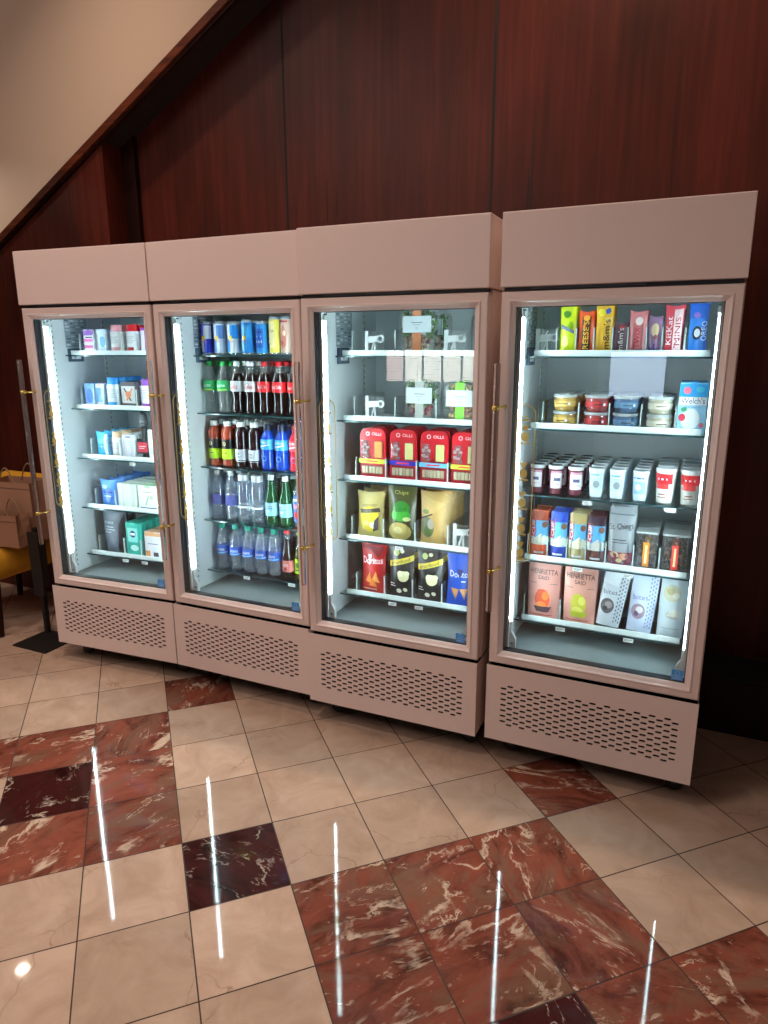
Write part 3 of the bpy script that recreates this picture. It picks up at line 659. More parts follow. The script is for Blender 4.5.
def pouch(name, w, h, d, m, items, kind='pillow', back=None, seal=None):
    """soft bag: its two faces bulge and meet along sealed edges; stand-up kinds are fullest near the bottom"""
    nu, nv = 10, 12
    def dep(u, v):
        a = max(0.0, 1 - abs(2 * u / w) ** 2.1) ** .8; t = v / h
        if kind == 'pillow': f = max(0.0, math.sin(PI * min(1, max(0, (t * .94 + .03))))) ** .8 * (1.08 - .16 * t)
        else: f = max(0.0, 1 - t ** 2.2) ** .6 * (.35 + .65 * min(1, (t + .02) / .16))
        wr = 1 + .09 * math.sin(u / w * 13 + v / h * 17 + w * 900) * (.3 + abs(v / h - .5) * 1.6)
        return .0012 + d / 2 * a * f * wr
    def xs(u, v):
        t = v / h; return u * (1 - (.085 * math.sin(PI * t) if kind == 'pillow' else .06 * (1 - t) ** 3))
    def S(u, v, l):
        u = max(-w / 2, min(w / 2, u)); return (xs(u, v), -dep(u, v) - l * 1.6, v + (.006 * (u / w) ** 2 * 4 * max(0, v / h - .5) * 2 if kind == 'pillow' else 0))
    mb = MB(); g = [(-w / 2 + w * i / nu, h * j / nv) for j in range(nv + 1) for i in range(nu + 1)]
    fr = [S(u, v, 0) for u, v in g]; bk = [(xs(u, v), dep(u, v), v) for u, v in g]; q = nu + 1
    fs = [(j * q + i, j * q + i + 1, (j + 1) * q + i + 1, (j + 1) * q + i) for j in range(nv) for i in range(nu)]
    mb.add(fr, fs, m, True); mb.add(bk, [tuple(reversed(f)) for f in fs], back or m, True)
    N = len(g); rim = [i for i in range(q)] + [j * q + nu for j in range(1, nv + 1)] + [nv * q + i for i in range(nu - 1, -1, -1)] + [j * q for j in range(nv - 1, 0, -1)]
    mb.add([fr[i] for i in rim] + [bk[i] for i in rim], [(i, len(rim) + i, len(rim) + (i + 1) % len(rim), (i + 1) % len(rim)) for i in range(len(rim))], m)
    art(mb, S, items)
    pcs = [('bag_body', mb)]
    if seal:
        e = MB()
        for z in ((h - .012, h - .002),) + (((.001, .009),) if kind == 'pillow' else ()):
            k = 14; vs = [(-w / 2 + w * i / k, yy, zz) for zz in z for i, yy in [(i, -.0032 - .0009 * (i % 2)) for i in range(k + 1)]]
            e.add(vs, [(i, i + 1, k + 2 + i, k + 1 + i) for i in range(k)], seal); vs2 = [(x, -y, zz) for x, y, zz in vs]; e.add(vs2, [(i + 1, i, k + 1 + i, k + 2 + i) for i in range(k)], seal)
        pcs.append(('crimped_seal', e))
    return thing_of(name, pcs)
def carton(name, w, h, d, m, items, flap=None, r=.0015):
    b = MB(); b.rbox(-w / 2, w / 2, -d / 2, d / 2, 0, h, m, r); art(b, flat_surface(-d / 2), items)
    f = MB(); f.box(-w / 2 + .002, w / 2 - .002, -d / 2 + .002, d / 2 - .002, h, h + .0006, flap or m); f.box(-w * .12, w * .12, -d / 2 - .0006, -d / 2 + .003, h - .012, h + .0012, flap or m)
    return thing_of(name, [('carton_body', b), ('tuck_flap', f)])

# --- drinks refrigerator
col = P
def bull(m1, m2): # energy can: two-tone quarters
    r = .0265; q = r * PI / 2
    return [('rect', -q * .9, .07, 0, .128, m1), ('rect', 0, .012, q * .9, .07, m1), ('rect', 0, .07, q * .9, .128, m2), ('rect', -q * .9, .012, 0, .07, m2), ('disc', 0, .073, .009, .011, P((235, 190, 40))), ('text', 'Red Bull', -.001, .058, .032, None, 0, P((200, 20, 40)))]
BLU = P((24, 40, 160), .3); SV = P((196, 204, 216), .3); SKY = P((40, 140, 215), .3)
G_CANS = 'slim drink cans on the top shelf of the drinks refrigerator'
c1 = can('energy_drink_can', .0265, .145, BLU, bull(BLU, SV)); c2 = can('energy_drink_can', .0265, .145, SV, bull(SV, P((90, 130, 190), .3)))
c3 = can('energy_drink_can', .0265, .145, SV, bull(P((220, 220, 222), .3), SKY)); c4 = can('energy_drink_can', .0265, .150, SKY, bull(SKY, P((60, 160, 220), .3)))
c5 = can('energy_drink_can', .0265, .142, SKY, [('rect', -.02, .03, .02, .11, P((20, 90, 190))), ('rect', -.014, .05, .014, .06, TXW), ('rect', -.010, .075, .010, .081, TXW), ('rect', -.014, .092, .014, .10, P((10, 20, 60)))])
for p, x, look, wh in ((c1, .095, 'dark blue and silver energy can', 'row nearest the side wall'), (c2, .168, 'silver energy can with pale blue quarters', 'second can row'),
                       (c3, .241, 'silver and sky-blue energy can', 'third can row'), (c4, .316, 'bright blue energy can with yellow sun', 'fourth can row'), (c5, .394, 'blue can with dark bars', 'fifth can row')):
    row(p, 2, 0, x, .245, 3, .058, look, wh + ', top shelf', 'drink can', G_CANS)
ar = [('poly', [(-.012, .02), (.012, .04), (.016, .09), (.002, .13), (-.014, .10)], P((200, 120, 110))), ('disc', .004, .09, .007, .012, P((245, 225, 190))), ('disc', -.006, .05, .006, .01, P((150, 40, 50))), ('rect', -.02, .135, .02, .142, P((190, 40, 60)))]
t1 = can('iced_tea_can', .0255, .160, P((225, 205, 90), .35), [('rect', -.012, .03, .012, .14, P((240, 228, 170)))] + [('text', 'TEA', 0, .10, .02, .012, 0, P((90, 60, 30)))])
t2 = can('iced_tea_can', .0255, .160, P((196, 168, 150), .35), ar); t3 = can('iced_tea_can', .0255, .160, P((176, 120, 100), .35), ar[::-1]); 
for p, x, look, wh in ((t1, .460, 'tall yellow tea can', 'sixth can row'), (t2, .518, 'tall cream can with pink flowers', 'seventh can row'), (t3, .578, 'tall tan can with pink flowers', 'eighth can row')):
    row(p, 2, 0, x, .245, 3, .058, look, wh + ', top shelf', 'drink can', G_CANS)

COKE = [(0, .002), (.024, 0), (.0295, .005), (.031, .015), (.0295, .032), (.0268, .056), (.0285, .080), (.0318, .098), (.0325, .112), (.0322, .140), (.0295, .158), (.0225, .178), (.0160, .196), (.0125, .208), (.0125, .214)]
def coke(name, fill, capm, labm, items, split=.186): return bottle(name, COKE, fill, (.0142, .213, .230), capm, (.098, .144, labm), items, split=split)
spr = coke('lemon_lime_soda_bottle', M_PET, P((30, 150, 70)), P((20, 150, 80), .35), [('text', 'Sprite', 0, .121, .046, .020, .08, TXW), ('rect', -.03, .102, .03, .105, P((220, 230, 60)))])
dcb = coke('diet_cola_bottle', M_COLA, WHT, P((205, 208, 212), .35), [('text', 'Coke', 0, .121, .040, .024, 0, P((190, 20, 35))), ('text', 'Diet', -.004, .138, .016, .008, 0, TXD)])
ckb = coke('cola_bottle', M_COLA, RED, RED, [('text', 'Coca-Cola', 0, .121, .050, .016, .06, TXW)])
G_SODA = 'soda bottles on the second shelf'
for p, x, look, wh in ((spr, .093, 'clear soda bottle with green cap', 'row nearest side wall'), (spr, .170, 'clear soda bottle with green cap', 'second row from side wall'),
                       (dcb, .245, 'dark cola bottle with silver label', 'row beside green-capped sodas'), (dcb, .320, 'dark cola bottle with silver label', 'row beside red-labelled colas'),
                       (ckb, .394, 'cola bottle with red label', 'first red row'), (ckb, .471, 'cola bottle with red label', 'middle red row'), (ckb, .549, 'cola bottle with red label', 'red row by door edge')):
    row(p, 2, 1, x, .25, 4, .068, look, wh + ', second shelf', 'soda bottle', G_SODA, .15)

TEAP = [(0, .002), (.027, 0), (.031, .005), (.031, .022), (.0295, .027), (.031, .032), (.031, .088), (.0315, .128), (.0295, .134), (.0315, .142), (.0315, .156), (.027, .172), (.018, .182), (.0165, .19)]
tea = bottle('iced_tea_bottle', TEAP, M_TEA, (.0185, .190, .208), WHT, (.028, .126, P((16, 14, 16), .35)), [('rect', -.05, .034, .05, .082, P((178, 214, 40), .4)), ('disc', 0, .106, .008, .009, P((230, 214, 150))), ('disc', 0, .106, .0045, .0055, TXD), ('rect', -.012, .06, .012, .063, TXD)], split=9)
ber = bottle('berry_drink_bottle', TEAP, M_DTEA, (.0185, .190, .208), WHT, (.028, .084, P((190, 196, 206), .4)), [('rect', -.014, .062, .010, .065, TXD), ('rect', -.014, .052, .014, .054, TXD), ('rect', -.014, .046, .008, .048, TXD)], split=9)
POWP = [(0, .002), (.027, 0), (.032, .006), (.0325, .026), (.029, .036), (.0325, .048), (.0325, .066), (.029, .078), (.0325, .09), (.0325, .13), (.030, .146), (.022, .162), (.0175, .170), (.0175, .18)]
def powr(name, f, capm, lm): return bottle(name, POWP, f, (.0175, .178, .204), capm, (.092, .138, lm), [('text', 'POWERADE', 0, .124, .05, .010, 0, TXW), ('poly', [(-.028, .10), (.028, .112), (.028, .118), (-.028, .106)], TXW), ('ring', 0, .052, .013, .0105, P((110, 170, 230)))], split=9)
pbl = powr('sports_drink_bottle', M_BLUEJ, P((14, 22, 54)), P((60, 160, 225), .35)); prd = powr('sports_drink_bottle', M_REDJ, P((150, 20, 34)), P((232, 80, 90), .35))
G_JU = 'tea and sports drink bottles on the third shelf'
for p, x, look, wh in ((tea, .100, 'orange tea bottle with lime-green label', 'row nearest side wall'), (tea, .175, 'orange tea bottle with lime-green label', 'second row from side wall'),
                       (ber, .252, 'dark drink bottle with grey label', 'row beside orange teas'), (ber, .325, 'dark drink bottle with grey label', 'row beside blue drinks'),
                       (pbl, .396, 'blue sports drink bottle', 'row beside dark drinks'), (pbl, .473, 'blue sports drink bottle', 'row beside red drinks'), (prd, .549, 'red sports drink bottle', 'row by door edge')):
    row(p, 2, 2, x, .25, 4, .068, look, wh + ', third shelf', 'drink bottle', G_JU, .12)

SMP = [(0, .003), (.026, 0), (.030, .006), (.031, .03), (.031, .145), (.029, .165), (.021, .188), (.0145, .200), (.0125, .206), (.0125, .214)]
sma = bottle('water_bottle', SMP, M_WATER, (.0145, .214, .232), WHT, (.070, .116, clear('printed_clear_film', (120, 130, 200), 1.0, .05, .45)), [('text', 'smartwater', 0, .092, .012, .042, 0, P((60, 40, 150))), ('disc', .012, .112, .006, .008, P((60, 40, 150)))], split=9)
LIF = [(0, .003), (.030, 0), (.033, .005), (.033, .055), (.0315, .062), (.033, .07), (.033, .178), (.030, .192), (.026, .198)]
lif = bottle('water_bottle', LIF, M_WATER, (.027, .197, .222), principled('satin_silver_cap', (205, 210, 214), .3, .4), (.065, .074, WHT), [('rect', -.012, .08, .012, .083, TXD)], split=9)
PEL = [(0, .003), (.027, 0), (.0305, .005), (.031, .03), (.031, .105), (.029, .125), (.021, .155), (.0145, .185), (.0125, .205), (.0125, .214)]
pel = bottle('sparkling_water_bottle', PEL, M_GREENG, (.0142, .210, .230), P((222, 228, 228)), (.042, .104, P((150, 205, 225), .4)), [('text', 'S.PELLEGRINO', 0, .078, .046, .007, 0, P((30, 60, 140))), ('rect', -.022, .088, .022, .09, P((200, 40, 50))), ('disc', 0, .064, .007, .008, P((215, 235, 240)))], split=9)
frw = bottle('flavoured_water_bottle', SMP, M_WATER, (.0145, .214, .230), P((215, 222, 230)), (.03, .150, P((50, 120, 200), .4)), [('disc', .0, .06, .014, .017, P((215, 40, 50))), ('disc', -.006, .10, .010, .012, P((235, 130, 150))), ('rect', -.02, .125, .02, .135, TXW)], split=9)
G_WA = 'water bottles on the fourth shelf'
for p, x, look, wh in ((sma, .099, 'slim clear water bottle with violet film', 'row nearest side wall'), (sma, .179, 'slim clear water bottle with violet film', 'second row'),
                       (lif, .252, 'wide clear water bottle with silver cap', 'row beside slim waters'), (lif, .328, 'wide clear water bottle with silver cap', 'row beside green glass'),
                       (pel, .404, 'green bottle with pale blue label', 'first green row'), (pel, .482, 'green bottle with pale blue label', 'second green row'), (frw, .556, 'water bottle with blue and red label', 'row by door edge')):
    row(p, 2, 3, x, .25, 3, .070, look, wh + ', fourth shelf', 'water bottle', G_WA, .12)

DAS = [(0, .003), (.026, 0), (.030, .006), (.0305, .02), (.0285, .028), (.0305, .036), (.0285, .046), (.031, .056), (.0325, .08), (.0325, .115), (.0315, .14), (.026, .168), (.018, .188), (.0125, .196), (.0125, .204)]
das = bottle('water_bottle', DAS, M_WATER, (.0150, .203, .222), P((24, 150, 130)), (.074, .116, P((42, 86, 190), .4)), [('text', 'DASANI', 0, .096, .044, .013, 0, TXW), ('poly', [(-.04, .076), (.04, .080), (.04, .086), (-.04, .080)], P((120, 190, 230)))], split=9)
GLC = [(0, .003), (.026, 0), (.029, .005), (.0295, .03), (.027, .07), (.030, .095), (.029, .11), (.020, .145), (.0135, .18), (.0125, .21), (.0130, .216)]
mxc = bottle('glass_soda_bottle', GLC, M_COLA, (.0145, .214, .224), RED, (.03, .085, P((206, 120, 116), .45)), [('text', 'Coca', -.002, .066, .032, .016, 0, TXW), ('disc', 0, .045, .008, .006, P((150, 40, 44)))], split=.18)
gin = bottle('glass_soda_bottle', GLC, principled('amber_green_glass', (60, 60, 20), .1), (.0145, .214, .224), P((200, 205, 60)), (.03, .10, P((176, 204, 50), .45)), [('disc', 0, .07, .012, .014, P((70, 120, 30))), ('rect', -.014, .044, .014, .05, P((60, 70, 30)))], split=.15)
G_DA = 'bottles on the bottom shelf of the drinks refrigerator'
for i, x in enumerate((.110, .190, .264, .338, .411)):
    row(das, 2, 4, x, .25, 3, .070, 'water bottle with teal cap', ('teal-cap row nearest side wall', 'second teal-cap row', 'middle teal-cap row', 'fourth teal-cap row', 'teal-cap row beside pink label')[i] + ', bottom shelf', 'water bottle', G_DA, .12)
row(mxc, 2, 4, .483, .25, 3, .070, 'slender cola bottle with pink label', 'row on bottom shelf', 'soda bottle', G_DA)
row(gin, 2, 4, .552, .25, 3, .070, 'glass bottle with lime label', 'row by door edge, bottom shelf', 'soda bottle', G_DA)

# --- candy, tubs, cups and pouches refrigerator (4)
def vtext(s, u, v, w, h, m): return ('text', s, u, v, w, h, PI / 2, m)
K = P((60, 34, 26))
candy = (
 (.187, .058, .172, P((206, 222, 30), .3), [('disc', -.008, .05, .014, .02, P((250, 246, 120))), ('disc', .010, .10, .012, .018, P((150, 190, 20))), ('poly', [(-.025, .095), (.025, .075), (.025, .088), (-.025, .108)], P((110, 120, 150))), ('disc', -.004, .142, .014, .012, P((70, 130, 30)))], 'neon yellow-green candy bag', 'candy row beside empty slot', 'candy bag'),
 (.251, .054, .150, P((222, 76, 22), .3), [('rect', -.016, .018, .016, .132, P((70, 34, 24))), vtext("REESE'S", 0, .070, .095, .020, P((245, 196, 30))), ('disc', .0, .128, .012, .010, P((240, 170, 50)))], 'orange peanut butter candy pack', 'row of orange packs', 'candy pack'),
 (.312, .058, .172, P((232, 178, 40), .3), [('rect', .002, .022, .024, .128, P((240, 205, 110))), vtext("m&m's", .010, .072, .100, .024, P((70, 36, 26))), ('disc', -.010, .145, .013, .013, P((240, 220, 60))), ('disc', .012, .150, .009, .010, P((40, 80, 170)))], 'yellow chocolate candy bag', 'row of yellow bags', 'candy bag'),
 (.367, .042, .108, P((96, 60, 70), .3), [vtext("m&m's", .002, .055, .075, .020, TXW), ('disc', .004, .095, .010, .007, P((190, 60, 60)))], 'small brown candy bag', 'row of brown bags', 'candy bag'),
 (.423, .056, .146, P((206, 120, 124), .3), [('disc', .004, .115, .013, .014, P((235, 220, 215))), vtext('TWIX', .0, .060, .07, .020, P((170, 36, 50))), ('rect', -.026, .008, .026, .020, P((230, 220, 225)))], 'dusty pink candy bag', 'row of pink bags', 'candy bag'),
 (.478, .042, .128, P((130, 96, 130), .3), [('rect', -.018, .01, .018, .04, P((60, 50, 120))), ('disc', 0, .085, .014, .022, P((214, 190, 150))), ('disc', .003, .062, .006, .008, P((120, 60, 60)))], 'mauve candy bag', 'row of mauve bags', 'candy bag'),
 (.5375, .060, .162, P((200, 60, 76), .3), [('rect', -.002, .02, .026, .15, P((235, 205, 205))), vtext('KitKat', -.016, .082, .09, .018, TXW), vtext('MINIS', .012, .08, .09, .018, P((170, 30, 50))), ('rect', -.03, .005, .03, .016, P((60, 30, 60)))], 'red and white candy bag', 'row of red bags', 'candy bag'),
 (.610, .060, .168, P((20, 96, 200), .3), [('rect', -.028, .020, .020, .120, P((40, 130, 220))), ('disc', -.002, .074, .016, .022, P((30, 26, 40))), ('disc', -.002, .074, .010, .014, P((225, 225, 230))), vtext('OREO', .020, .080, .062, .018, TXW), ('disc', -.006, .130, .012, .010, P((150, 110, 200)))], 'bright blue cookie bag', 'row at the lamp end', 'cookie bag'))
G_CA = 'candy bags standing on the top shelf'
for x, w, h, m, it, look, wh, cat in candy:
    pr = pouch('candy_bag' if 'cookie' not in look else 'cookie_bag', w, h, .024, m, it, 'pillow', None, m)
    row(pr, 4, 0, x, .232, 3, .036, look, wh + ', top shelf', cat, G_CA, .02)

def tub(fill, lidc, band):
    b = MB(); b.lathe([(0, .001), (.036, 0), (.039, .003), (.0415, .050)], [fill, fill, M_WRAP], 20, 0, 0, True, False)
    b.lathe([(0, .003), (.0372, .004), (.040, .046), (.038, .050), (0, .051)], fill, 20, 0, 0, True, False)
    L = MB(); L.lathe([(.0404, .018), (.0418, .038)], band, 20, 0, 0, True, False); art(L, cyl_surface(.0423), [('rect', -.018, .026, .018, .029, TXD), ('disc', .022, .028, .005, .005, TXW)])
    l = MB(); l.lathe([(.0435, .050), (.0442, .053), (.0442, .058), (.042, .0605), (.039, .0605), (.038, .058), (0, .058)], lidc, 20, 0, 0, False, False)
    return thing_of('snack_tub', [('tub_body', b), ('label', L), ('lid', l)])
G_TU = 'stacked snack tubs on the second shelf'
LIDC = clear('cloudy_lid', (225, 232, 234), 1.2, .1, .5)
for fill, band, x, nm in ((P((206, 160, 60)), P((220, 180, 90)), .187, 'yellow'), (P((170, 30, 34)), P((190, 50, 54)), .300, 'red'), (P((50, 96, 140)), P((90, 130, 165)), .400, 'blue'), (P((196, 186, 160)), P((220, 212, 192)), .514, 'cream')):
    pr = tub(fill, LIDC, band)
    for di, d in enumerate((.262, .355, .448)):
        for lv in (0, 1):
            place(pr, 4, 1, x, d, 'round %s snack tub, %s of %s pair' % (nm, ('lower', 'upper')[lv], ('the front', 'the middle', 'the rear')[di]), 'snack tub', G_TU, random.uniform(-.3, .3), .0026 + lv * .0610)
fs = carton('fruit_snack_box', .088, .172, .05, P((150, 205, 235), .4), [('rect', -.043, .125, .043, .168, P((30, 150, 215))), ('disc', -.02, .146, .012, .012, P((235, 90, 110))), ('disc', .02, .150, .013, .010, P((70, 190, 220))), ('rect', -.042, .098, .042, .124, P((245, 246, 248))), ('text', "Welch's", 0, .112, .074, .020, 0, P((24, 40, 90))),
      ('disc', -.004, .05, .030, .036, P((228, 236, 240))), ('disc', -.030, .055, .011, .013, P((215, 50, 70))), ('disc', .032, .030, .008, .009, P((220, 110, 130))), ('disc', -.026, .082, .010, .008, P((60, 160, 120))), ('text', 'FRUIT SNACKS', 0, .090, .05, .006, 0, P((40, 60, 120)))], P((60, 160, 215)))
for di, d in enumerate((.245, .305, .365)): place(fs, 4, 1, .618, d, 'blue and white fruit snack box, %s of three on second shelf' % ('front', 'middle', 'rear')[di], 'snack box', 'fruit snack boxes')

def cup(r, h, body, bands, lidm, name='yogurt_cup', rim=P((226, 230, 234), .25)):
    b = MB(); b.lathe([(0, .002), (r * .72, 0), (r * .76, .003), (r * .95, h - .014), (r * .97, h - .012)], body, 16, 0, 0, True, False)
    art(b, cyl_surface(r, lambda v: r * (.76 + .19 * v / h) + .0008), bands)
    l = MB(); l.lathe([(r * .99, h - .013), (r * 1.02, h - .012), (r * 1.02, h - .004), (r * .96, h - .001), (r * .84, h), (r * .80, h - .003), (0, h - .003)], [rim, rim, rim, rim, lidm, lidm], 16, 0, 0, False, False)
    return thing_of(name, [('cup_body', b), ('lid', l)])
LG = P((150, 158, 166), .3); PK = P((214, 150, 170)); BER = P((96, 24, 44))
ya = cup(.0285, .108, BER, [('rect', -.024, .022, .024, .088, P((236, 226, 230))), ('rect', -.024, .080, .024, .088, PK), ('rect', -.012, .05, .012, .062, P((90, 90, 130))), ('rect', -.014, .036, .014, .039, PK)], principled('smoky_lid', (84, 92, 98), .2))
yb = cup(.0285, .108, P((220, 232, 240)), [('rect', -.024, .03, .024, .075, P((200, 226, 240))), ('disc', .004, .05, .012, .014, P((150, 160, 170))), ('rect', -.018, .082, .014, .088, P((120, 190, 200)))], principled('grey_foil_lid', (150, 160, 166), .25, .3))
yc = cup(.0285, .108, P((206, 222, 240)), [('rect', -.024, .025, .024, .07, P((150, 190, 230))), ('disc', .0, .05, .010, .012, P((230, 240, 245))), ('rect', -.018, .080, .018, .086, P((80, 110, 180)))], principled('grey_foil_lid', (150, 160, 166), .25, .3))
nd = cup(.0350, .124, P((230, 228, 222)), [('rect', -.036, .070, .036, .106, RED), ('rect', -.022, .052, .022, .070, P((206, 60, 56))), ('rect', -.016, .084, .018, .090, TXW), ('rect', -.012, .030, .012, .034, P((150, 90, 70))), ('rect', -.016, .020, .016, .023, P((150, 90, 70)))], P((176, 184, 190), .3), 'noodle_cup')
G_CU = 'cups in deep rows on the third shelf'
for p, x, look, wh, st, n in ((ya, .112, 'berry cup with white label', 'row nearest side wall', .068, 5), (ya, .181, 'berry cup with white label', 'second berry row', .068, 5), (ya, .253, 'berry cup with white label', 'third berry row', .068, 5),
                       (yb, .328, 'white cup with pale blue label', 'first white row', .068, 5), (yb, .402, 'white cup with pale blue label', 'second white row', .068, 5), (yc, .483, 'light blue cup', 'row beside noodle cups', .068, 5),
                       (nd, .566, 'large white noodle cup with red band', 'inner noodle row', .0775, 4), (nd, .645, 'large white noodle cup with red band', 'row beside lamp', .0775, 4)):
    row(p, 4, 2, x, .247, n, st, look, wh + ', third shelf', 'food cup', G_CU, .35)

def clif(top, bot, tan):
    return [('rect', -.034, .055, .034, .150, P((90, 170, 220))), ('poly', [(-.034, .055), (.034, .055), (.034, .085), (.008, .100), (-.014, .082), (-.034, .090)], tan), ('rect', -.034, .005, .034, .053, bot), ('rect', -.034, .150, .034, .185, top),
            ('rect', -.030, .085, -.014, .158, P((190, 34, 44))), vtext('CLIF', -.022, .122, .056, .012, TXW), ('rect', -.018, .020, .020, .028, TXW), ('disc', .020, .135, .010, .012, P((110, 70, 50)))]
bars = ((.1265, P((190, 80, 34), .4), clif(P((150, 60, 34)), P((190, 76, 40)), P((220, 214, 190))), 'orange-topped energy bar bag', 'row nearest side wall'),
        (.200, P((36, 76, 180), .4), clif(P((34, 70, 170)), P((30, 60, 160)), P((214, 214, 200))), 'blue-topped energy bar bag', 'second bag row'),
        (.271, P((176, 160, 120), .4), clif(P((170, 150, 100)), P((180, 164, 120)), P((220, 212, 180))), 'tan-topped energy bar bag', 'third bag row'),
        (.338, P((84, 40, 36), .4), clif(P((50, 30, 46)), P((90, 44, 40)), P((206, 206, 196))), 'brown-topped energy bar bag', 'fourth bag row'))
for x, m, it, look, wh in bars:
    pr = pouch('energy_bar_bag', .063, .190, .030, m, it, 'stand'); row(pr, 4, 3, x, .236, 3, .042, look, wh + ', fourth shelf', 'snack bag', 'energy bar bags on the fourth shelf', .03)
tr = pouch('trail_mix_pouch', .088, .228, .04, P((150, 156, 162), .3), [('rect', -.046, .012, .046, .06, P((130, 30, 60))), ('disc', -.018, .05, .016, .012, P((200, 170, 130))), ('disc', .014, .045, .018, .013, P((180, 120, 90))), ('disc', .0, .028, .012, .009, P((220, 200, 150))), ('disc', -.030, .030, .008, .008, P((120, 50, 50))), ('disc', .034, .030, .008, .009, P((150, 60, 60))),
      ('text', 'St. Chings', .0, .155, .082, .030, .12, P((30, 30, 44))), ('rect', -.03, .105, .02, .109, P((90, 94, 104))), ('rect', -.03, .095, .025, .098, P((90, 94, 104))), ('rect', -.044, .200, .044, .205, P((110, 114, 120)))], 'stand')
for i in range(3): place(tr, 4, 3, .425, .240 + .05 * i, 'silver trail mix pouch with script lettering, %s of its row' % ('front', 'middle', 'rear')[i], 'snack pouch', 'trail mix pouches')
def claml(name, w, h, d, strip, dark):
    b = MB(); b.rbox(-w / 2, w / 2, -d / 2, d / 2, 0, h, M_WRAP, .006)
    f = MB(); rr = random.Random(int(w * 1e4) + int(h * 1e4))
    for i in range(70):
        x, y, z, r = rr.uniform(-w / 2 + .014, w / 2 - .014), rr.uniform(-d / 2 + .012, d / 2 - .012), rr.uniform(.010, h - .04), rr.uniform(.006, .010)
        f.lathe([(0, z - r), (r * .8, z - r * .6), (r, z), (r * .8, z + r * .6), (0, z + r)], rr.choice(dark), 6, x, y)
    s = MB(); s.box(-.011, .011, -d / 2 - .001, -d / 2 - .0002, .018, h * .78, strip); s.box(-.0035, .0035, -d / 2 - .0014, -d / 2 - .001, .03, h * .70, P((245, 220, 160)))
    l = MB(); l.rbox(-w / 2 - .002, w / 2 + .002, -d / 2 - .002, d / 2 + .002, h, h + .008, LIDC, .003)
    return thing_of(name, [('container', b), ('contents', f), ('front_label', s), ('lid', l)])
br = [P((70, 44, 36)), P((50, 30, 28)), P((120, 90, 66)), P((34, 26, 28))]
ja = claml('nut_box', .074, .140, .07, P((206, 130, 40)), br); jb = claml('nut_box', .090, .140, .07, P((214, 50, 40)), br)
for i in range(3):
    place(ja, 4, 3, .5165, .255 + .082 * i, 'clear nut box with orange strip, %s of its row' % ('front', 'middle', 'rear')[i], 'snack box', 'clear nut boxes on the fourth shelf')
    place(jb, 4, 3, .6135, .255 + .082 * i, 'clear nut box with red strip, %s of its row' % ('front', 'middle', 'rear')[i], 'snack box', 'clear nut boxes on the fourth shelf')

def hen(food, bowl):
    return [('text', 'HENRIETTA', 0, .196, .104, .020, -.02, P((60, 44, 50))), ('text', 'SAID', 0, .172, .042, .015, -.02, P((60, 44, 50))), ('disc', -.002, .085, .030, .042, food[0]), ('disc', -.006, .060, .022, .016, food[1]), ('disc', .010, .100, .014, .018, food[1]), ('disc', -.012, .112, .012, .014, food[0]),
            ('poly', [(-.036, .056), (-.024, .034), (.024, .034), (.036, .056)], bowl), ('rect', -.05, .018, .04, .021, P((190, 60, 60))), ('rect', -.052, .148, -.026, .151, P((150, 120, 120))), ('rect', .026, .148, .052, .151, P((150, 120, 120)))]
pk = P((226, 160, 148), .4)
ha = pouch('pink_snack_pouch', .124, .240, .045, pk, hen((P((222, 82, 40)), P((240, 130, 60))), P((70, 50, 60))), 'stand'); hb = pouch('pink_snack_pouch', .122, .240, .045, P((222, 158, 142), .4), hen((P((206, 200, 70)), P((226, 222, 110))), P((190, 200, 60))), 'stand')
for i in range(3):
    place(ha, 4, 4, .150, .240 + .056 * i, 'pink pouch with orange food picture, %s of its row' % ('front', 'middle', 'rear')[i], 'snack pouch', 'pink snack pouches on the bottom shelf')
    place(hb, 4, 4, .289, .240 + .056 * i, 'pink pouch with yellow food picture, %s of its row' % ('front', 'middle', 'rear')[i], 'snack pouch', 'pink snack pouches on the bottom shelf')
def dots(extra, tone):
    it = []
    for i in range(4):
        for j in range(13): it.append(('disc', .020 + i * .009, .025 + j * .0155 + (i % 2) * .007, .0026, .0042, tone))
    return it + extra
wa = pouch('white_snack_pouch', .090, .220, .04, P((206, 214, 222), .35), dots([('disc', -.014, .085, .025, .030, P((90, 84, 90))), ('disc', -.010, .090, .014, .014, P((150, 140, 140))), ('disc', -.02, .075, .009, .009, P((60, 54, 60))), ('text', 'bites', -.012, .140, .05, .018, .1, P((90, 96, 130))), ('poly', [(-.05, .175), (.01, .165), (.02, .222), (-.05, .225)], P((225, 232, 236)))], P((110, 116, 130))), 'stand')
wb = pouch('white_snack_pouch', .092, .222, .04, P((196, 208, 230), .35), dots([('disc', -.012, .085, .025, .030, P((150, 130, 150))), ('disc', -.008, .092, .013, .013, P((214, 206, 206))), ('disc', -.018, .076, .008, .010, P((96, 80, 110))), ('text', 'bites', -.010, .140, .052, .020, .1, P((110, 110, 180)))], P((130, 140, 180))), 'stand')
wc = pouch('white_snack_pouch', .092, .228, .04, P((206, 220, 226), .35), [('disc', -.006, .170, .030, .032, P((206, 204, 180))), ('disc', -.012, .176, .013, .013, P((186, 176, 130))), ('disc', .008, .162, .012, .012, P((230, 228, 214))), ('disc', .004, .088, .026, .014, P((190, 190, 186))), ('poly', [(-.02, .085), (.03, .080), (.034, .100), (.0, .112)], P((226, 226, 214))), ('rect', -.034, .035, .03, .039, P((170, 190, 200)))], 'stand')
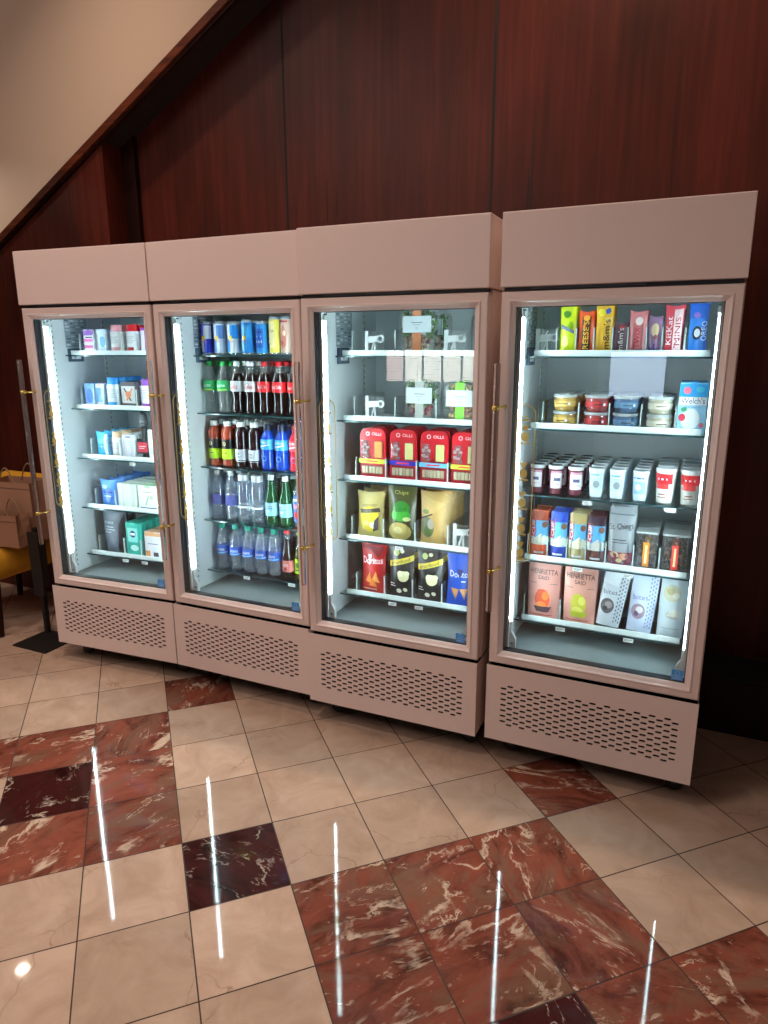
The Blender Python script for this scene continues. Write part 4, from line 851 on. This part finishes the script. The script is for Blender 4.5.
for p, x, look, rz, tl, rl in ((wa, .394, 'white dotted pouch with dark round picture', .05, -.05, .13), (wb, .508, 'bluish white dotted pouch with lilac picture', .03, -.04, .07), (wc, .615, 'plain white pouch with pale food pictures', .03, -.03, .03)):
    for i in range(2): place(p, 4, 4, x, .245 + .055 * i, '%s, %s' % (look, ('front one beside the pink pouches', 'one behind the front pouch')[i] if 'dark' in look else ('in front', 'behind the front pouch')[i]), 'snack pouch', 'white snack pouches on the bottom shelf', rz, .004 + rl * .06, tl, rl)

# --- salads, trays and chips refrigerator (3)
def snack_tray(b1, c2):
    w, h, d = .117, .215, .026; out = []
    n = 8; pts = [(-w / 2, .004), (w / 2, .004)] + [(w / 2 - .03 + .03 * math.cos(a), h - .035 + .035 * math.sin(a)) for a in [PI / 2 * i / n for i in range(n + 1)]] + [(-w / 2 + .03 - .03 * math.sin(a), h - .035 + .035 * math.cos(a)) for a in [PI / 2 * i / n for i in range(n + 1)]]
    b = MB(); b.prism(pts, -.003, d / 2, P((196, 26, 40), .3)); art(b, flat_surface(-.003), [('ring', -.022, .192, .0085, .006, TXW), ('text', 'OLLI', .018, .192, .042, .012, 0, TXW)])
    c = MB(); meat = P((120, 70, 74)); ch = P(c2)
    c.rbox(-.050, -.012, -.0125, -.0032, .090, .165, M_ACRYL, .004); c.rbox(.006, .048, -.0125, -.0032, .090, .165, M_ACRYL, .004); c.rbox(-.05, .05, -.0125, -.0032, .022, .062, M_ACRYL, .004)
    c.rbox(.010, .044, -.0100, -.0031, .094, .161, ch, .003)
    rr = random.Random(3)
    for i in range(14): z = .098 + rr.random() * .06; x = -.045 + rr.random() * .028; c.rbox(x - .007, x + .007, -.0112 + .0004 * i * .3, -.0031, z - .005, z + .005, P((130, 84, 88)) if i % 2 else P((176, 150, 152)), .002)
    for i in range(6): c.rbox(-.046 + i * .0155, -.033 + i * .0155, -.0105, -.0031, .027, .057, P((206, 186, 150)) if i % 2 else P((216, 200, 168)), .002)
    s = MB(); s.rbox(-w / 2 - .0006, w / 2 + .0006, -.0142, -.0127, .070, .088, b1, .0005); s.box(-w / 2 - .0006, -w / 2 + .0008, -.0142, .010, .070, .088, b1); s.box(w / 2 - .0008, w / 2 + .0006, -.0142, .010, .070, .088, b1)
    s.box(-.026, .030, -.0147, -.0142, .076, .082, P((225, 60, 60)) if c2[2] < 200 else TXW)
    return thing_of('snack_tray', [('tray_card', b), ('food_window', c), ('flavour_band', s)])
G_OL = 'red snack trays on the third shelf'
for x, b1, c2, look in ((.191, P((196, 214, 60)), (226, 150, 60), 'red snack tray with lime band and orange cheese'), (.328, P((40, 40, 170)), (226, 214, 140), 'red snack tray with dark blue band'), (.461, P((100, 180, 225)), (222, 206, 130), 'red snack tray with sky-blue band'), (.594, P((186, 210, 70)), (228, 216, 150), 'red snack tray with lime band by door edge')):
    pr = snack_tray(b1, c2)
    for i in range(5): place(pr, 3, 2, x, .238 + .034 * i, '%s, %s' % (look, ORD[i]), 'snack tray', G_OL, 0, .0026)

ca = pouch('chip_bag', .128, .200, .055, P((196, 176, 110), .35), [('disc', .0, .085, .046, .058, P((226, 200, 50))), ('poly', [(-.05, .125), (.045, .135), (.05, .118), (-.046, .108)], P((60, 50, 40))), ('text', 'popcorn', -.002, .142, .07, .014, .05, P((80, 64, 40))), ('disc', .018, .060, .018, .015, P((250, 244, 200))), ('disc', -.016, .068, .013, .012, P((250, 236, 150))), ('poly', [(.014, .03), (.04, .04), (.044, .1), (.024, .08)], P((70, 60, 70)))], 'pillow', None, P((206, 190, 130), .35))
cb = pouch('chip_bag', .132, .236, .055, P((66, 66, 30), .35), [('text', 'Chips', 0, .208, .062, .020, 0, P((190, 176, 90))), ('disc', .004, .142, .040, .034, P((40, 130, 40))), ('disc', .0, .115, .046, .026, P((60, 160, 50))), ('text', 'salad', .0, .140, .05, .018, .05, P((20, 50, 20))), ('disc', .03, .10, .018, .009, P((206, 214, 150))), ('disc', -.006, .045, .054, .040, P((190, 170, 100))), ('disc', -.012, .05, .022, .016, P((214, 200, 140)))], 'pillow', None, P((76, 74, 36), .35))
cc = pouch('chip_bag', .118, .222, .046, P((196, 160, 96), .4), [('poly', [(-.06, .212), (-.058, .115), (.010, .135), (.055, .175)], P((206, 172, 110))), ('disc', -.022, .075, .034, .045, P((110, 116, 90))), ('disc', -.018, .060, .020, .022, P((84, 104, 50))), ('disc', -.004, .090, .016, .022, P((170, 160, 150))), ('poly', [(-.058, .105), (.004, .13), (.004, .136), (-.058, .112)], P((50, 40, 36))), ('disc', -.03, .14, .018, .010, P((130, 140, 80)))], 'pillow', None, P((206, 172, 112), .4))
for p, x, n, st, look in ((ca, .176, 3, .062, 'tan chip bag with yellow picture'), (cb, .318, 3, .062, 'dark olive chip bag with green leaves'), (cc, .458, 5, .058, 'light brown chip bag with herb picture')):
    for i in range(n): place(p, 3, 3, x + .001 * i, .25 + st * i, '%s, %s on fourth shelf' % (look, ORD[i]), 'chip bag', 'chip bags on the fourth shelf', random.uniform(-.05, .05), .0026, -.03)
def chips(c): return P(c)
def dorit(bg, w): return [('text', 'Doritos', 0, .150, .098, .028, .03, TXW), ('poly', [(-.022, .175), (-.012, .128), (-.004, .175)], P((240, 230, 220))), ('poly', [(-.036, .055), (-.002, .048), (-.010, .100)], P((226, 140, 60))), ('poly', [(.0, .060), (.036, .052), (.020, .105)], P((234, 160, 80))), ('poly', [(-.018, .035), (.022, .032), (.004, .078)], P((214, 120, 50))), ('rect', -.05, .018, .02, .022, P((240, 210, 200)))] + w
dr = pouch('chip_bag', .118, .218, .05, P((176, 28, 30), .35), dorit(0, [('poly', [(-.06, .195), (-.03, .205), (.03, .165), (.05, .2), (.05, .212), (-.055, .212)], P((120, 16, 24)))]), 'pillow', None, P((190, 40, 40), .35))
db = pouch('chip_bag', .118, .222, .05, P((24, 80, 190), .35), [('text', 'Doritos', .004, .140, .094, .026, .03, TXW), ('poly', [(-.036, .080), (.0, .076), (-.014, .028)], P((216, 150, 90))), ('poly', [(.004, .078), (.040, .080), (.024, .030)], P((226, 166, 106))), ('rect', .012, .108, .03, .113, TXW), ('poly', [(-.012, .160), (.006, .122), (.018, .160)], P((20, 30, 90)))], 'pillow', None, P((40, 90, 200), .35))
sm = pouch('popcorn_bag', .120, .222, .05, P((30, 32, 34), .35), [('poly', [(-.062, .130), (.060, .165), (.060, .190), (-.062, .154)], P((230, 206, 60))), ('text', 'smartfood', 0, .160, .094, .016, .28, P((30, 30, 30))), ('disc', .018, .098, .026, .024, P((226, 220, 170))), ('disc', .004, .108, .014, .014, P((240, 236, 200))), ('disc', .034, .110, .012, .012, P((236, 230, 190))), ('disc', -.004, .030, .012, .010, P((232, 228, 206))), ('disc', .026, .038, .010, .009, P((236, 232, 206))), ('disc', -.02, .196, .014, .013, P((190, 200, 130))), ('disc', .006, .204, .010, .008, P((226, 224, 190))), ('rect', -.048, .050, -.020, .053, TXW), ('rect', -.048, .060, -.026, .063, TXW)], 'pillow', None, P((40, 42, 44), .35))
G_CH = 'chip and popcorn bags on the bottom shelf'
for p, x, look, cat in ((dr, .187, 'red tortilla chip bag', 'chip bag'), (sm, .317, 'black popcorn bag with yellow banner, beside red bags', 'popcorn bag'), (sm, .446, 'black popcorn bag with yellow banner, beside blue bags', 'popcorn bag'), (db, .580, 'blue tortilla chip bag', 'chip bag')):
    for i in range(3): place(p, 3, 4, x, .248 + .058 * i, '%s, %s' % (look, ORD[i]) + (' on bottom shelf' if 'tortilla' in look else ''), cat, G_CH, random.uniform(-.06, .06), .0026, -.04)

def salad(name, w, h, d, band, greens, lower, seed, lz):
    rr = random.Random(seed); b = MB()
    def rr_out(s, n=6, r=.03):
        pts = []
        for cx, cz, a0 in ((w / 2 - r, r, -PI / 2), (w / 2 - r, h - r, 0), (-w / 2 + r, h - r, PI / 2), (-w / 2 + r, r, PI)):
            for i in range(n + 1): a = a0 + PI / 2 * i / n; pts.append(((cx + r * math.cos(a)) * s, h / 2 + (cz + r * math.sin(a) - h / 2) * s))
        return pts
    L = [(-d / 2, .86), (-d / 2 + .012, .95), (-d * .05, 1.0), (d * .05, 1.0), (d / 2 - .01, .9), (d / 2, .82)]; rings = [[(x, y, z) for x, z in rr_out(s)] for y, s in L]; n = len(rings[0])
    vs = [q for g in rings for q in g]; fs = [(j * n + i, j * n + (i + 1) % n, (j + 1) * n + (i + 1) % n, (j + 1) * n + i) for j in range(len(L) - 1) for i in range(n)] + [tuple(range(n)), tuple(reversed(range((len(L) - 1) * n, len(L) * n)))]
    zmin = min(p[2] for p in vs); b.add([(x, y, z - zmin) for x, y, z in vs], fs, M_WRAP)
    f = MB()
    for i in range(230):   # crumpled leaves
        x, y, z = rr.uniform(-w / 2 + .022, w / 2 - .022), rr.uniform(-d / 2 + .012, -d / 2 + .04) if i % 2 else rr.uniform(-d / 2 + .014, d / 2 - .02), rr.uniform(h * (.38 if lower else .1), h - .018)
        q = rr.uniform(.010, .018); A = Vector((rr.uniform(-1, 1), rr.uniform(-.6, .6), rr.uniform(-1, 1))).normalized(); B = A.cross(Vector((0, 1, .2))).normalized()
        c = Vector((x, y, z)); vs = [c + A * q, c + B * q * .7 + Vector((0, .003, 0)), c - A * q, c - B * q * .7 - Vector((0, .003, 0)), c + Vector((0, -.004, 0))]
        f.add(vs, [(0, 1, 4), (1, 2, 4), (2, 3, 4), (3, 0, 4)], rr.choice(greens))
    if lower:
        for i in range(26):
            x, z, r = rr.uniform(-w / 2 + .028, w / 2 - .028), rr.uniform(.024, h * .42), rr.uniform(.008, .015); y = -d / 2 + .012 + r
            f.lathe([(0, z - r), (r * .75, z - r * .65), (r, z), (r * .75, z + r * .65), (0, z + r)], rr.choice(lower), 8, x, y, True, True, .8)
    s = MB(); bw = .018; s.box(-bw, bw, -d / 2 - .0012, -d / 2 - .0004, .004, h - .003, band); s.box(-bw, bw, -d / 2, d / 2, h + .0004, h + .0012, band)
    c = MB(); c.rbox(-w * .36, w * .36, -d / 2 - .0032, -d / 2 - .0016, lz - .032, lz + .030, P((214, 228, 234), .5), .0006)
    art(c, flat_surface(-d / 2 - .0032), [('rect', -.022, lz + .004, .024, lz + .007, P((120, 130, 140))), ('rect', -.016, lz - .004, .016, lz - .002, P((150, 160, 170))), ('ring', 0, lz - .016, .005, .0035, P((150, 160, 170)))])
    return thing_of(name, [('clear_box', b), ('filling', f), ('paper_band', s), ('label_card', c)])
GR = [P((44, 96, 40)), P((70, 124, 52)), P((30, 70, 36)), P((190, 206, 190)), P((96, 140, 70))]; BN = [P((150, 110, 84)), P((190, 160, 130)), P((110, 70, 54)), P((96, 40, 60)), P((206, 186, 160))]
PKM = [P((190, 90, 100)), P((206, 150, 140)), P((120, 40, 66)), P((190, 170, 140))]
s1 = salad('salad_box', .165, .182, .09, P((206, 130, 90)), GR, BN, 1, .118); s2 = salad('salad_box', .150, .165, .09, P((190, 196, 190)), GR, PKM, 2, .105); s3 = salad('sandwich_box', .150, .160, .09, P((130, 206, 80)), [P((190, 150, 110)), P((170, 130, 96)), P((206, 176, 130)), P((90, 120, 60))], [P((206, 170, 120)), P((180, 140, 96)), P((190, 110, 110))], 3, .098)
s4 = salad('salad_box', .150, .168, .09, P((150, 160, 150)), GR, BN, 4, .11)
place(s1, 3, 0, .386, .275, 'clear salad box with orange paper band and white card, top shelf', 'salad box', 'packed salads and sandwiches')
place(s4, 3, 0, .404, .375, 'clear salad box behind the orange-banded salad', 'salad box', 'packed salads and sandwiches')
place(s2, 3, 1, .398, .275, 'clear salad box with pink filling and grey band, second shelf', 'salad box', 'packed salads and sandwiches')
place(s3, 3, 1, .566, .275, 'sandwich box with bright green paper band and white card', 'sandwich box', 'packed salads and sandwiches')
place(s4, 3, 0, .598, .520, 'clear salad box at rear, beyond the second pusher', 'salad box', 'packed salads and sandwiches')

# --- toiletries and remedies refrigerator (1)
def tube_pack(name, w, h, m, capm, items, r=None):
    """small upright bottle with a flat cap"""
    r = r or w / 2; b = MB(); b.lathe([(0, .001), (r - .004, 0), (r, .004), (r, h * .74), (r * .86, h * .78)], m, 16, 0, 0, True, False, .62)
    art(b, lambda u, v, l: (math.sin(u / r) * (r + l), -math.cos(u / r) * (r * .62 + l), v), items)
    c = MB(); c.lathe([(r * .84, h * .775), (r * .84, h - .003), (r * .78, h), (0, h)], capm, 16, 0, 0, True, False, .62)
    return thing_of(name, [('bottle_body', b), ('cap', c)])
TP, SK, MG, OR = P((130, 70, 170)), P((70, 150, 215)), P((206, 60, 130)), P((220, 110, 60))
f1 = []
def lines(w, z0, m, n=3): return [('rect', -w, z0 - i * .009, w * (1 - .3 * (i % 2)), z0 - i * .009 + .003, m) for i in range(n)]
a1 = carton('remedy_box', .064, .118, .03, P((206, 196, 216)), [('rect', -.03, .09, .03, .114, TP), ('rect', -.03, .06, .03, .074, P((216, 90, 160))), ('rect', -.03, .03, .03, .044, P((216, 90, 160))), ('rect', -.02, .078, .022, .084, TXD), ('rect', -.03, .004, .03, .018, TP)], TP)
a2 = carton('remedy_box', .062, .118, .03, P((196, 222, 240)), [('disc', .008, .06, .020, .026, P((90, 160, 220))), ('rect', -.029, .006, -.008, .11, P((232, 240, 245))), ('rect', .0, .008, .026, .018, P((40, 60, 140)))], P((206, 226, 240)))
a3 = tube_pack('white_pill_bottle', .070, .138, WHT, P((220, 150, 160)), [('rect', -.03, .012, .03, .034, P((220, 160, 165)))] + lines(.022, .08, P((170, 180, 190)), 4))
a4 = tube_pack('white_pill_bottle', .070, .138, WHT, RED, [('rect', -.016, .010, .018, .034, P((210, 40, 60)))] + lines(.022, .08, P((170, 180, 190)), 4))
a5 = carton('remedy_box', .058, .122, .03, P((150, 60, 170)), [('rect', -.027, .01, -.004, .11, P((226, 220, 236))), ('disc', .010, .09, .012, .012, P((230, 60, 130))), ('rect', .0, .02, .026, .05, P((90, 50, 150)))], MG)
for p, x, look, wh, cat in ((a1, .172, 'small lilac and pink remedy box', 'row nearest side wall', 'remedy box'), (a2, .247, 'small pale blue remedy box', 'second box row', 'remedy box'), (a3, .331, 'white bottle with pink cap', 'pink-cap row', 'pill bottle'), (a4, .425, 'white bottle with red cap', 'red-cap row', 'pill bottle'), (a5, .512, 'small purple remedy box', 'row by door edge', 'remedy box')):
    row(p, 1, 0, x, .238, 4, .052, look, wh + ', top shelf', cat, 'small remedies on the top shelf of the toiletries refrigerator', .05)
b1 = carton('travel_pack', .060, .118, .03, P((120, 160, 220)), [('disc', 0, .06, .02, .036, P((60, 110, 200))), ('rect', -.027, .01, .027, .02, P((220, 230, 240)))], SK)
b2 = carton('travel_pack', .050, .118, .03, P((206, 226, 240)), [('rect', -.022, .03, .010, .10, P((90, 150, 215))), ('rect', .012, .01, .02, .10, P((240, 245, 248)))], P((220, 160, 140)))
b3 = tube_pack('mouthwash_bottle', .074, .150, P((214, 228, 236)), P((40, 140, 215)), [('rect', -.03, .012, .03, .032, P((50, 150, 220)))] + lines(.022, .09, P((150, 170, 190)), 5))
b4 = carton('hair_clip_pack', .090, .130, .03, P((70, 62, 70)), [('rect', -.042, .028, .042, .11, P((206, 206, 206))), ('poly', [(-.030, .10), (-.020, .10), (.020, .04), (.008, .04)], P((60, 50, 50))), ('poly', [(.030, .10), (.020, .10), (-.016, .045), (-.006, .038)], P((206, 130, 90))), ('disc', .0, .07, .018, .016, P((206, 120, 80))), ('rect', -.03, .008, .03, .018, P((150, 150, 160)))])
b5 = tube_pack('mouthwash_bottle', .076, .146, P((220, 222, 236)), TP, [('rect', -.026, .012, .026, .030, P((150, 70, 180)))] + lines(.022, .09, P((160, 160, 190)), 5))
for p, x, look, wh, cat in ((b1, .141, 'small blue travel pack', 'row nearest side wall', 'toiletry pack'), (b2, .206, 'narrow pale travel pack', 'second row', 'toiletry pack'), (b3, .280, 'white bottle with blue cap', 'blue-cap row', 'toiletry bottle'), (b4, .383, 'dark pack with orange and black print', 'middle row', 'toiletry pack'), (b5, .486, 'white bottle with purple cap', 'row by door edge', 'toiletry bottle')):
    row(p, 1, 1, x, .240, 4, .056, look, wh + ', second shelf', cat, 'toiletries on the second shelf', .05)
d1 = pouch('blue_wipes_bag', .076, .128, .034, P((60, 170, 220), .35), [('text', 'wipes', 0, .055, .036, .010, 0, TXW), ('disc', 0, .085, .02, .014, P((120, 205, 235))), ('rect', .018, .01, .034, .115, P((226, 240, 245)))], 'pillow', None, P((40, 150, 210)))
d2 = tube_pack('lotion_bottle', .066, .134, P((222, 220, 224)), P((206, 176, 140)), [('rect', -.02, .008, .02, .02, P((200, 170, 140)))] + lines(.022, .075, P((170, 170, 180)), 4))
d3 = carton('white_toiletry_box', .066, .122, .04, P((222, 224, 232)), [('rect', -.01, .108, .018, .115, P((130, 110, 190)))] + [('rect', -.024 + i * .014, .012, -.022 + i * .014, .10, P((170, 180, 200))) for i in range(4)])
d5 = carton('white_toiletry_box', .048, .075, .04, P((226, 228, 222)), lines(.016, .055, P((150, 160, 150)), 3)); 
row(d1, 1, 2, .180, .243, 5, .056, 'bright blue wipes bag', 'row on third shelf', 'toiletry bag', 'wipes bags on the third shelf', .04)
row(d2, 1, 2, .272, .245, 4, .060, 'white lotion bottle with tan cap', 'row on third shelf', 'toiletry bottle', 'lotion bottles on the third shelf', .04)
row(d3, 1, 2, .350, .243, 4, .052, 'plain white toiletry box', 'row on third shelf', 'toiletry box', 'white boxes on the third shelf', .04)
hb_ = MB(); hb_.tube([(0, 0, .004), (0, -.002, .05), (0, -.004, .11), (0, 0, .16)], [.016, .014, .011, .014], M_BLACK, 10); hd = MB(); hd.lathe([(0, .148), (.012, .152), (.023, .175), (.025, .20), (.021, .225), (.010, .238), (0, .240)], M_BLACK, 16, 0, 0, True, True, .4)
bs = MB(); 
for i in range(5):
    for j in range(9): bs.box(-.012 + i * .006 - .0006, -.012 + i * .006 + .0006, -.022, -.006, .168 + j * .0072, .1692 + j * .0072, P((210, 214, 218)))
cd = MB(); cd.rbox(-.031, .031, -.0215, -.020, .030, .105, P((30, 26, 32)), .0005); art(cd, flat_surface(-.0215), [('rect', -.030, .040, .030, .088, P((206, 50, 70))), ('rect', -.02, .066, .018, .070, TXW), ('rect', -.02, .056, .01, .060, TXW)])
brsh = thing_of('hair_brush', [('brush_handle', hb_), ('brush_head', hd), ('bristles', bs), ('backing_card', cd)])
place(brsh, 1, 2, .436, .25, 'black hair brush on card with red label, third shelf', 'hair brush', None)
for i in range(4):
    for lv in (0, 1): place(d5, 1, 2, .502, .243 + .05 * i, 'small white box, %s in pair %s beside the hair brush' % (('lower', 'upper')[lv], ('one', 'two', 'three', 'four')[i]), 'toiletry box', 'small white boxes stacked in pairs', 0, .0026 + lv * .0765)
e1 = pouch('blue_wipes_pack', .110, .140, .040, P((80, 140, 215), .35), [('disc', 0, .065, .044, .040, P((60, 110, 200))), ('rect', -.034, .074, .034, .082, P((20, 40, 120))), ('text', 'wipes', 0, .058, .05, .012, 0, TXW), ('disc', -.02, .105, .02, .010, P((170, 210, 240)))], 'pillow', None, P((60, 120, 200)))
row(e1, 1, 3, .190, .245, 5, .062, 'blue wipes pack with crimped top', 'row on fourth shelf', 'wipes pack', 'blue wipes packs on the fourth shelf', .03)
e2 = carton('cream_tissue_box', .115, .130, .045, P((212, 222, 214)), [('rect', -.03, .0, -.018, .13, P((190, 206, 200))), ('rect', .01, .0, .016, .13, P((226, 234, 228))), ('rect', .034, .0, .044, .13, P((196, 212, 204)))])
e3 = carton('green_topped_box', .125, .130, .045, P((224, 232, 226)), [('poly', [(-.02, .03), (-.012, .03), (.006, .075), (.0, .078)], P((150, 170, 150))), ('disc', .02, .07, .012, .010, P((176, 196, 170))), ('rect', -.05, .008, .05, .018, P((40, 60, 130))), ('rect', -.03, .095, .02, .099, P((130, 150, 140)))], P((170, 206, 170)))
row(e2, 1, 3, .317, .245, 4, .062, 'pale green striped tissue box', 'row on fourth shelf', 'tissue box', 'tissue boxes on the fourth shelf', .02)
row(e3, 1, 3, .450, .245, 4, .062, 'white box with green lid and navy base', 'row on fourth shelf', 'toiletry box', 'green-topped boxes on the fourth shelf', .02)
g1 = pouch('charcoal_pouch', .150, .240, .05, P((72, 80, 92), .45), [('text', 'ICE PACK', -.026, .165, .062, .012, 0, P((190, 196, 206))), ('rect', -.056, .140, .006, .144, P((160, 166, 176))), ('rect', -.056, .126, .014, .130, P((160, 166, 176))), ('rect', -.056, .112, -.01, .116, P((160, 166, 176))), ('poly', [(.030, .0), (.070, .0), (.070, .22), (.036, .16)], P((24, 22, 28)))], 'stand')
for i in range(2): place(g1, 1, 4, .200, .250 + .07 * i, ('large charcoal pouch with white text, bottom shelf', 'large charcoal pouch behind the front charcoal one')[i], 'toiletry pouch', 'charcoal pouches')
g2 = carton('teal_mint_box', .092, .178, .040, P((40, 176, 160)), [('rect', -.032, .075, .030, .150, P((130, 214, 206))), ('disc', 0, .118, .018, .018, P((30, 50, 110))), ('rect', -.014, .112, .014, .124, TXW), ('disc', .006, .045, .026, .016, P((190, 232, 226)))], P((60, 196, 176)), .008)
g3 = carton('white_plaster_box', .100, .140, .040, P((226, 226, 232)), [('rect', -.048, .118, .048, .136, P((230, 170, 120))), ('rect', -.046, .01, -.02, .04, P((220, 140, 80))), ('rect', .0, .012, .03, .034, P((90, 80, 100))), ('rect', -.03, .075, .03, .080, P((150, 150, 180)))], P((232, 176, 130)))
row(g2, 1, 4, .330, .245, 6, .046, 'teal and white toiletry box', 'row on bottom shelf', 'toiletry box', 'teal boxes on the bottom shelf', .02)
row(g3, 1, 4, .452, .245, 5, .046, 'white box with orange top band', 'row on bottom shelf', 'toiletry box', 'white boxes with orange tops', .02)

# ------------------------------------------------------------------ beside the refrigerators: yellow chair, bags, black stand
ch = empty('upholstered_chair', (-2.26, .30, 0)); tag(ch, 'mustard yellow upholstered chair with dark wooden legs, carrying paper bags', 'chair')
def soft(x0, x1, y0, y1, z0, z1, r, m):
    bm = bmesh.new(); bmesh.ops.create_cube(bm, size=1)
    for q in bm.verts: q.co = Vector(((x0 + x1) / 2 + q.co.x * (x1 - x0), (y0 + y1) / 2 + q.co.y * (y1 - y0), (z0 + z1) / 2 + q.co.z * (z1 - z0)))
    bmesh.ops.bevel(bm, geom=bm.edges[:], offset=r, segments=5, affect='EDGES', profile=.5); bm.verts.index_update()
    o = MB(); o.add([q.co[:] for q in bm.verts], [[q.index for q in f.verts] for f in bm.faces], m, True); bm.free(); return o
soft(-.33, .235, -.30, .26, .30, .50, .085, M_YEL).build('seat', ch)
soft(-.33, .06, .24, .34, .40, .82, .045, M_YEL).build('backrest', ch)
for sx in (-1, 1):
    for sy in (-1, 1):
        l = MB(); x, y = (.225 if sx > 0 else -.27), sy * .25; l.tube([(x, y + (.0 if sy < 0 else .01), .31), (x * 1.02, y * 1.04, 0)], [.026, .017], M_WOODD, 10); l.build('leg', ch)
def paper_bag(name, w, d, h, m):
    r = empty(name); b = MB(); t = .0015
    x0, x1, y0, y1 = -w / 2, w / 2, -d / 2, d / 2
    # side walls folded inward along a centre crease
    vs = []
    for z, k in ((0, 0), (h * .35, .004), (h * .75, .016), (h, .022)):
        vs += [(x0, y0, z), (x1, y0, z), (x1 - k, 0, z), (x1, y1, z), (x0, y1, z), (x0 + k, 0, z)]
    fs = [(j * 6 + i, j * 6 + (i + 1) % 6, (j + 1) * 6 + (i + 1) % 6, (j + 1) * 6 + i) for j in range(3) for i in range(6)] + [(5, 4, 3, 2, 1, 0)]
    b.add(vs, fs, m); b.box(x0 + .001, x1 - .001, y0 - t, y0, h - .035, h - .033, M_GROUT); b.build('bag_body', r)
    for y in (y0 + .003, y1 - .003):
        hm = MB(); n = 10; hm.tube([(-.06 + .12 * i / n, y, h - .02 + .10 * math.sin(PI * i / n)) for i in range(n + 1)], .0035, M_TWINE, 6); hm.build('twine_handle', r)
    return r
b_ = paper_bag('paper_bag', .32, .17, .34, M_KRAFT); b_.location = (-2.10, .32, .5025); b_.rotation_euler = (0, 0, .12); tag(b_, 'large brown paper bag with twine handles standing on the yellow chair', 'paper bag')
b_ = paper_bag('paper_bag', .22, .09, .18, M_CARD); b_.location = (-2.03, .17, .5025); b_.rotation_euler = (0, 0, .10); tag(b_, 'smaller brown paper bag in front of the large one on the chair', 'paper bag')
st = empty('floor_stand', (-1.74, .095, 0)); tag(st, 'black floor stand with square base plate beside the first refrigerator', 'floor stand')
m_ = MB(); m_.rbox(-.125, .125, -.115, .115, 0, .008, M_BLK2, .002); m_.build('base_plate', st)
m_ = MB(); m_.rbox(-.105, -.080, .075, .100, .006, .62, M_BLK2, .002); m_.build('pole', st)
m_ = MB(); m_.rbox(-.125, -.045, .055, .070, .235, .60, M_BLK2, .004); m_.rbox(-.120, -.050, .070, .110, .28, .56, M_BLK2, .008); m_.build('holder_panel', st)
